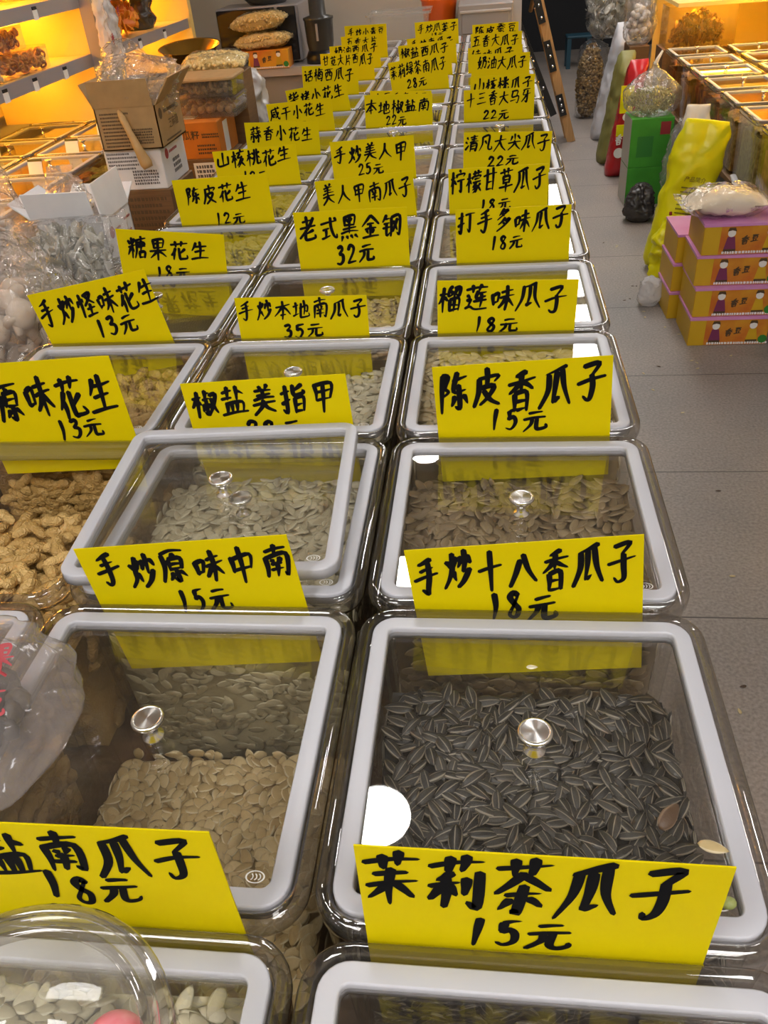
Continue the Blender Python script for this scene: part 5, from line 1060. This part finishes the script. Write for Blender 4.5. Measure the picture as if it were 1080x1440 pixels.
# right counter with warm lit bins
rc = thing('counter', 'dark counter carrying the amber lit bins on the right', 'counter')
obj('counter_body', MB().box((1.66, 4.6, .16), (.84, 3.6, .32)).mesh('counter_body', MAT['black']), rc); obj('counter_ledge', MB().box((1.605, 4.6, .33), (.95, 3.6, .02)).mesh('counter_ledge', MAT['brownboard']), rc)
RK = ['greenseed', 'nuts', 'greenseed', 'grain', 'snack', 'fruit', 'nuts', 'snack']
for i in range(8):
    y = 2.98 + i * .34; nth = ('nearest', 'second', 'third', 'fourth', 'fifth', 'sixth', 'seventh', 'farthest')[i]
    b = copy_tree(B0); l = copy_tree(L0); b.location = (1.272, y, .3406); l.location = (1.272, y, .3406)
    tag(b, '%s clear bin along the amber lit right counter' % nth, 'bin', 'bins on the right counter'); tag(l, 'lid on the %s bin of the right counter' % nth, 'lid', 'lids on the right counter')
    tag(obj('dried_goods', filling(RK[i], .20 + .015 * (i % 3), i + 30), None, (1.272, y, .3406)), 'dried goods in the %s bin of the right counter' % nth, 'dried goods', 'fillings on the right counter', 'stuff')
    if i > 1:
        b = copy_tree(B0); l = copy_tree(L0); b.location = (1.60, y, .3406); l.location = (1.60, y, .3406)
        tag(b, '%s clear bin in the rear row of the right counter' % nth, 'bin', 'bins on the right counter'); tag(l, 'lid on the %s bin in the rear row of the right counter' % nth, 'lid', 'lids on the right counter')
        tag(obj('dried_goods', filling(RK[7 - i], .18, i + 40), None, (1.60, y, .3406)), 'dried goods in the %s rear bin of the right counter' % nth, 'dried goods', 'fillings on the right counter', 'stuff')
tag(obj('paper_bag', pillow_mesh('paper_bag', MAT['film_white'], .20, .16, .03, .008, 40, 9), None, (1.34, 3.68, .655), (0, .05, .3)), 'white plastic bag lying on a lid of the right counter', 'bag')
gc = thing('display_case', 'clear case of brown snacks at the far end of the right counter', 'display case', (1.38, 5.93, .34))
obj('case_stand', MB().box((0, 0, .115), (.42, .26, .23)).mesh('case_stand', MAT['brownboard']), gc)
b = MB(); b.rloops([(.0, .232), (.0, .45), (.004, .45), (.004, .236)], (.20, .12), .012, cap0=True, cap1=True); obj('case_body', b.mesh('case_body', MAT['amber']), gc)
tag(obj('brown_snacks', cluster('brown_snacks', MAT['c_snack'], [(x, y, z - .075) for x, y, z in ball_pts((.150, .072, .15), 480, 5, 0)], 'slice', .017, 5), None, (1.38, 5.93, .67)), 'heap of brown fried snacks inside the clear case', 'snacks', None, 'stuff')
rs = thing('display_shelf', 'yellow lit wall shelving on the right behind the bins', 'shelf')
obj('back_panel', MB().box((2.06, 4.9, .80), (.02, 3.6, .9)).mesh('back_panel', MAT['yellowpanel']), rs); obj('end_panel', MB().box((1.64, 6.45, .70), (.86, .03, .9)).mesh('end_panel', MAT['yellowpanel']), rs)
obj('shelf_board', MB().box((1.80, 4.9, 1.02), (.48, 3.1, .025)).mesh('shelf_board', MAT['yellowpanel']), rs); obj('shelf_board', MB().box((1.60, 5.95, .825), (.86, .9, .02)).mesh('shelf_board', MAT['yellowpanel']), rs)
led = obj('led_strip', MB().box((1.62, 4.6, 1.003), (.016, 2.9, .006)).mesh('led_strip', MAT['led_amber']), rs); led['label'] = 'glowing warm light strip'
led = obj('led_strip', MB().box((1.55, 5.95, .811), (.6, .016, .006)).mesh('led_strip', MAT['led_amber']), rs); led['label'] = 'glowing warm light strip'
tag(obj('white_tube', MB().tube([(1.098, 3.62, .40), (1.098, 3.45, .36), (1.100, 3.40, .31), (1.150, 3.15, .22), (1.155, 3.0, .10), (1.16, 2.88, .012)], .013, 10, .5).mesh('white_tube', MAT['greysack'])), 'grey white strap hanging down from the right counter beside the cartons', 'strap')

# ------------------------------------------------------------------ foreground: red printed bag and round clear tub on the lids
fb = thing('printed_bag', 'translucent white plastic bag with red print lying at the left edge', 'bag', (-.285, .435, H + .0025))
obj('bag_body', sack_mesh('bag_body', MAT['film_print'], [(0, .065, .075), (.006, .075, .085), (.025, .075, .08), (.05, .06, .065), (.075, .035, .04), (.085, .012, .015)], (-.02, .02), .016, 40, sd=90, n=56), fb)
for i, (q, x, y) in enumerate((('味', -.012, .012), ('香', .014, .014), ('果', .038, .012), ('老', -.008, -.022), ('生', .018, -.02), ('花', .043, -.02))):
    z = float(np.interp(math.hypot(x + .008, y - .008), (0, .015, .035, .06, .075), (.088, .084, .076, .054, .03))) + .012
    m = MB(); write(m, q, -.011, .011, 0, .022, 0, np.random.default_rng(i + 9), .13); obj('lettering', m.mesh('lettering', MAT['print_red']), fb, (x, y, z), (-.8, 0, .12))
m = MB(); m.tube([(-.02, .0, .102), (.02, .002, .099), (.05, -.004, .078)], .0012, 5); obj('red_line', m.mesh('red_line', MAT['print_red']), fb)
tag(obj('packed_goods', cluster('packed_goods', MAT['c_dark'], ball_pts((.042, .042, .022), 120, 28), 'lump', .011, 28), None, (-.29, .435, H + .034)), 'dark goods inside the red printed bag', 'goods', None, 'stuff')
ct = thing('round_tub', 'round clear plastic tub at the bottom left corner', 'tub', (-.119, .184, H + .0255))
ct.location.z = ZB + .2960; ct.scale = (.86, .86, 1)
obj('tub_body', MB().lathe([(0, .0), (.080, .0), (.084, .003), (.091, .050), (.096, .052), (.0965, .058), (.0945, .059), (.0885, .053), (.082, .005), (0, .003)], n=64).mesh('tub_body', MAT['tubclear'], True), ct)
obj('rim', MB().lathe([(.0970, .050), (.1000, .053), (.1005, .059), (.0975, .0625), (.0935, .0625), (.0915, .0605), (.0935, .060), (.0968, .0595)], n=64).mesh('rim', MAT['rim'], True), ct)
obj('inner_ring', MB().lathe([(.0800, .0560), (.0815, .0600), (.0845, .0610), (.0865, .0590), (.0865, .0560), (.0835, .0545), (.0800, .0560)], n=64).mesh('inner_ring', MAT['rim'], True), ct)
tag(obj('pink_candy', blob_mesh('pink_candy', MAT['pinkcandy'], (.016, .016, .014), .05, 120, 1, 14), None, (-.082, .218, ct.location.z + .0185)), 'pink round sweet inside the round clear tub', 'sweet')

# seed husks scattered on the floor
hv, hf, hu = seed_shape(.016, .008, .002, 'drop'); HM = mesh_np('seed_husk', hv, hf, hu, MAT['s_cream']); HD = mesh_np('seed_husk', hv, hf, hu, MAT['s_melon'])
for i, (px, py, dk) in enumerate(((1030, 810, 0), (1040, 1000, 0), (1045, 965, 1), (905, 525, 0), (960, 580, 0), (918, 548, 0), (867, 347, 0), (868, 345, 0), (849, 341, 1), (905, 438, 0), (907, 446, 0), (890, 402, 1), (895, 402, 1), (878, 422, 1), (886, 420, 1), (973, 507, 0), (980, 510, 0), (981, 518, 0), (806, 212, 0), (1028, 500, 0), (926, 515, 1), (935, 460, 0), (955, 470, 0), (817, 205, 0), (1010, 690, 1))):
    d = F_ + R_ * ((px - 540) / FOC) - U_ * ((py - 720) / FOC); p = CAM + d * (-(CAM.z - .0015) / d.z)
    o = obj('seed_husk', HD if dk else HM, None, p, (0, 0, i * 1.7)); tag(o, ('dark' if dk else 'pale') + ' seed husk dropped on the aisle floor tiles', 'seed husk', ('dark' if dk else 'pale') + ' husks on the floor')
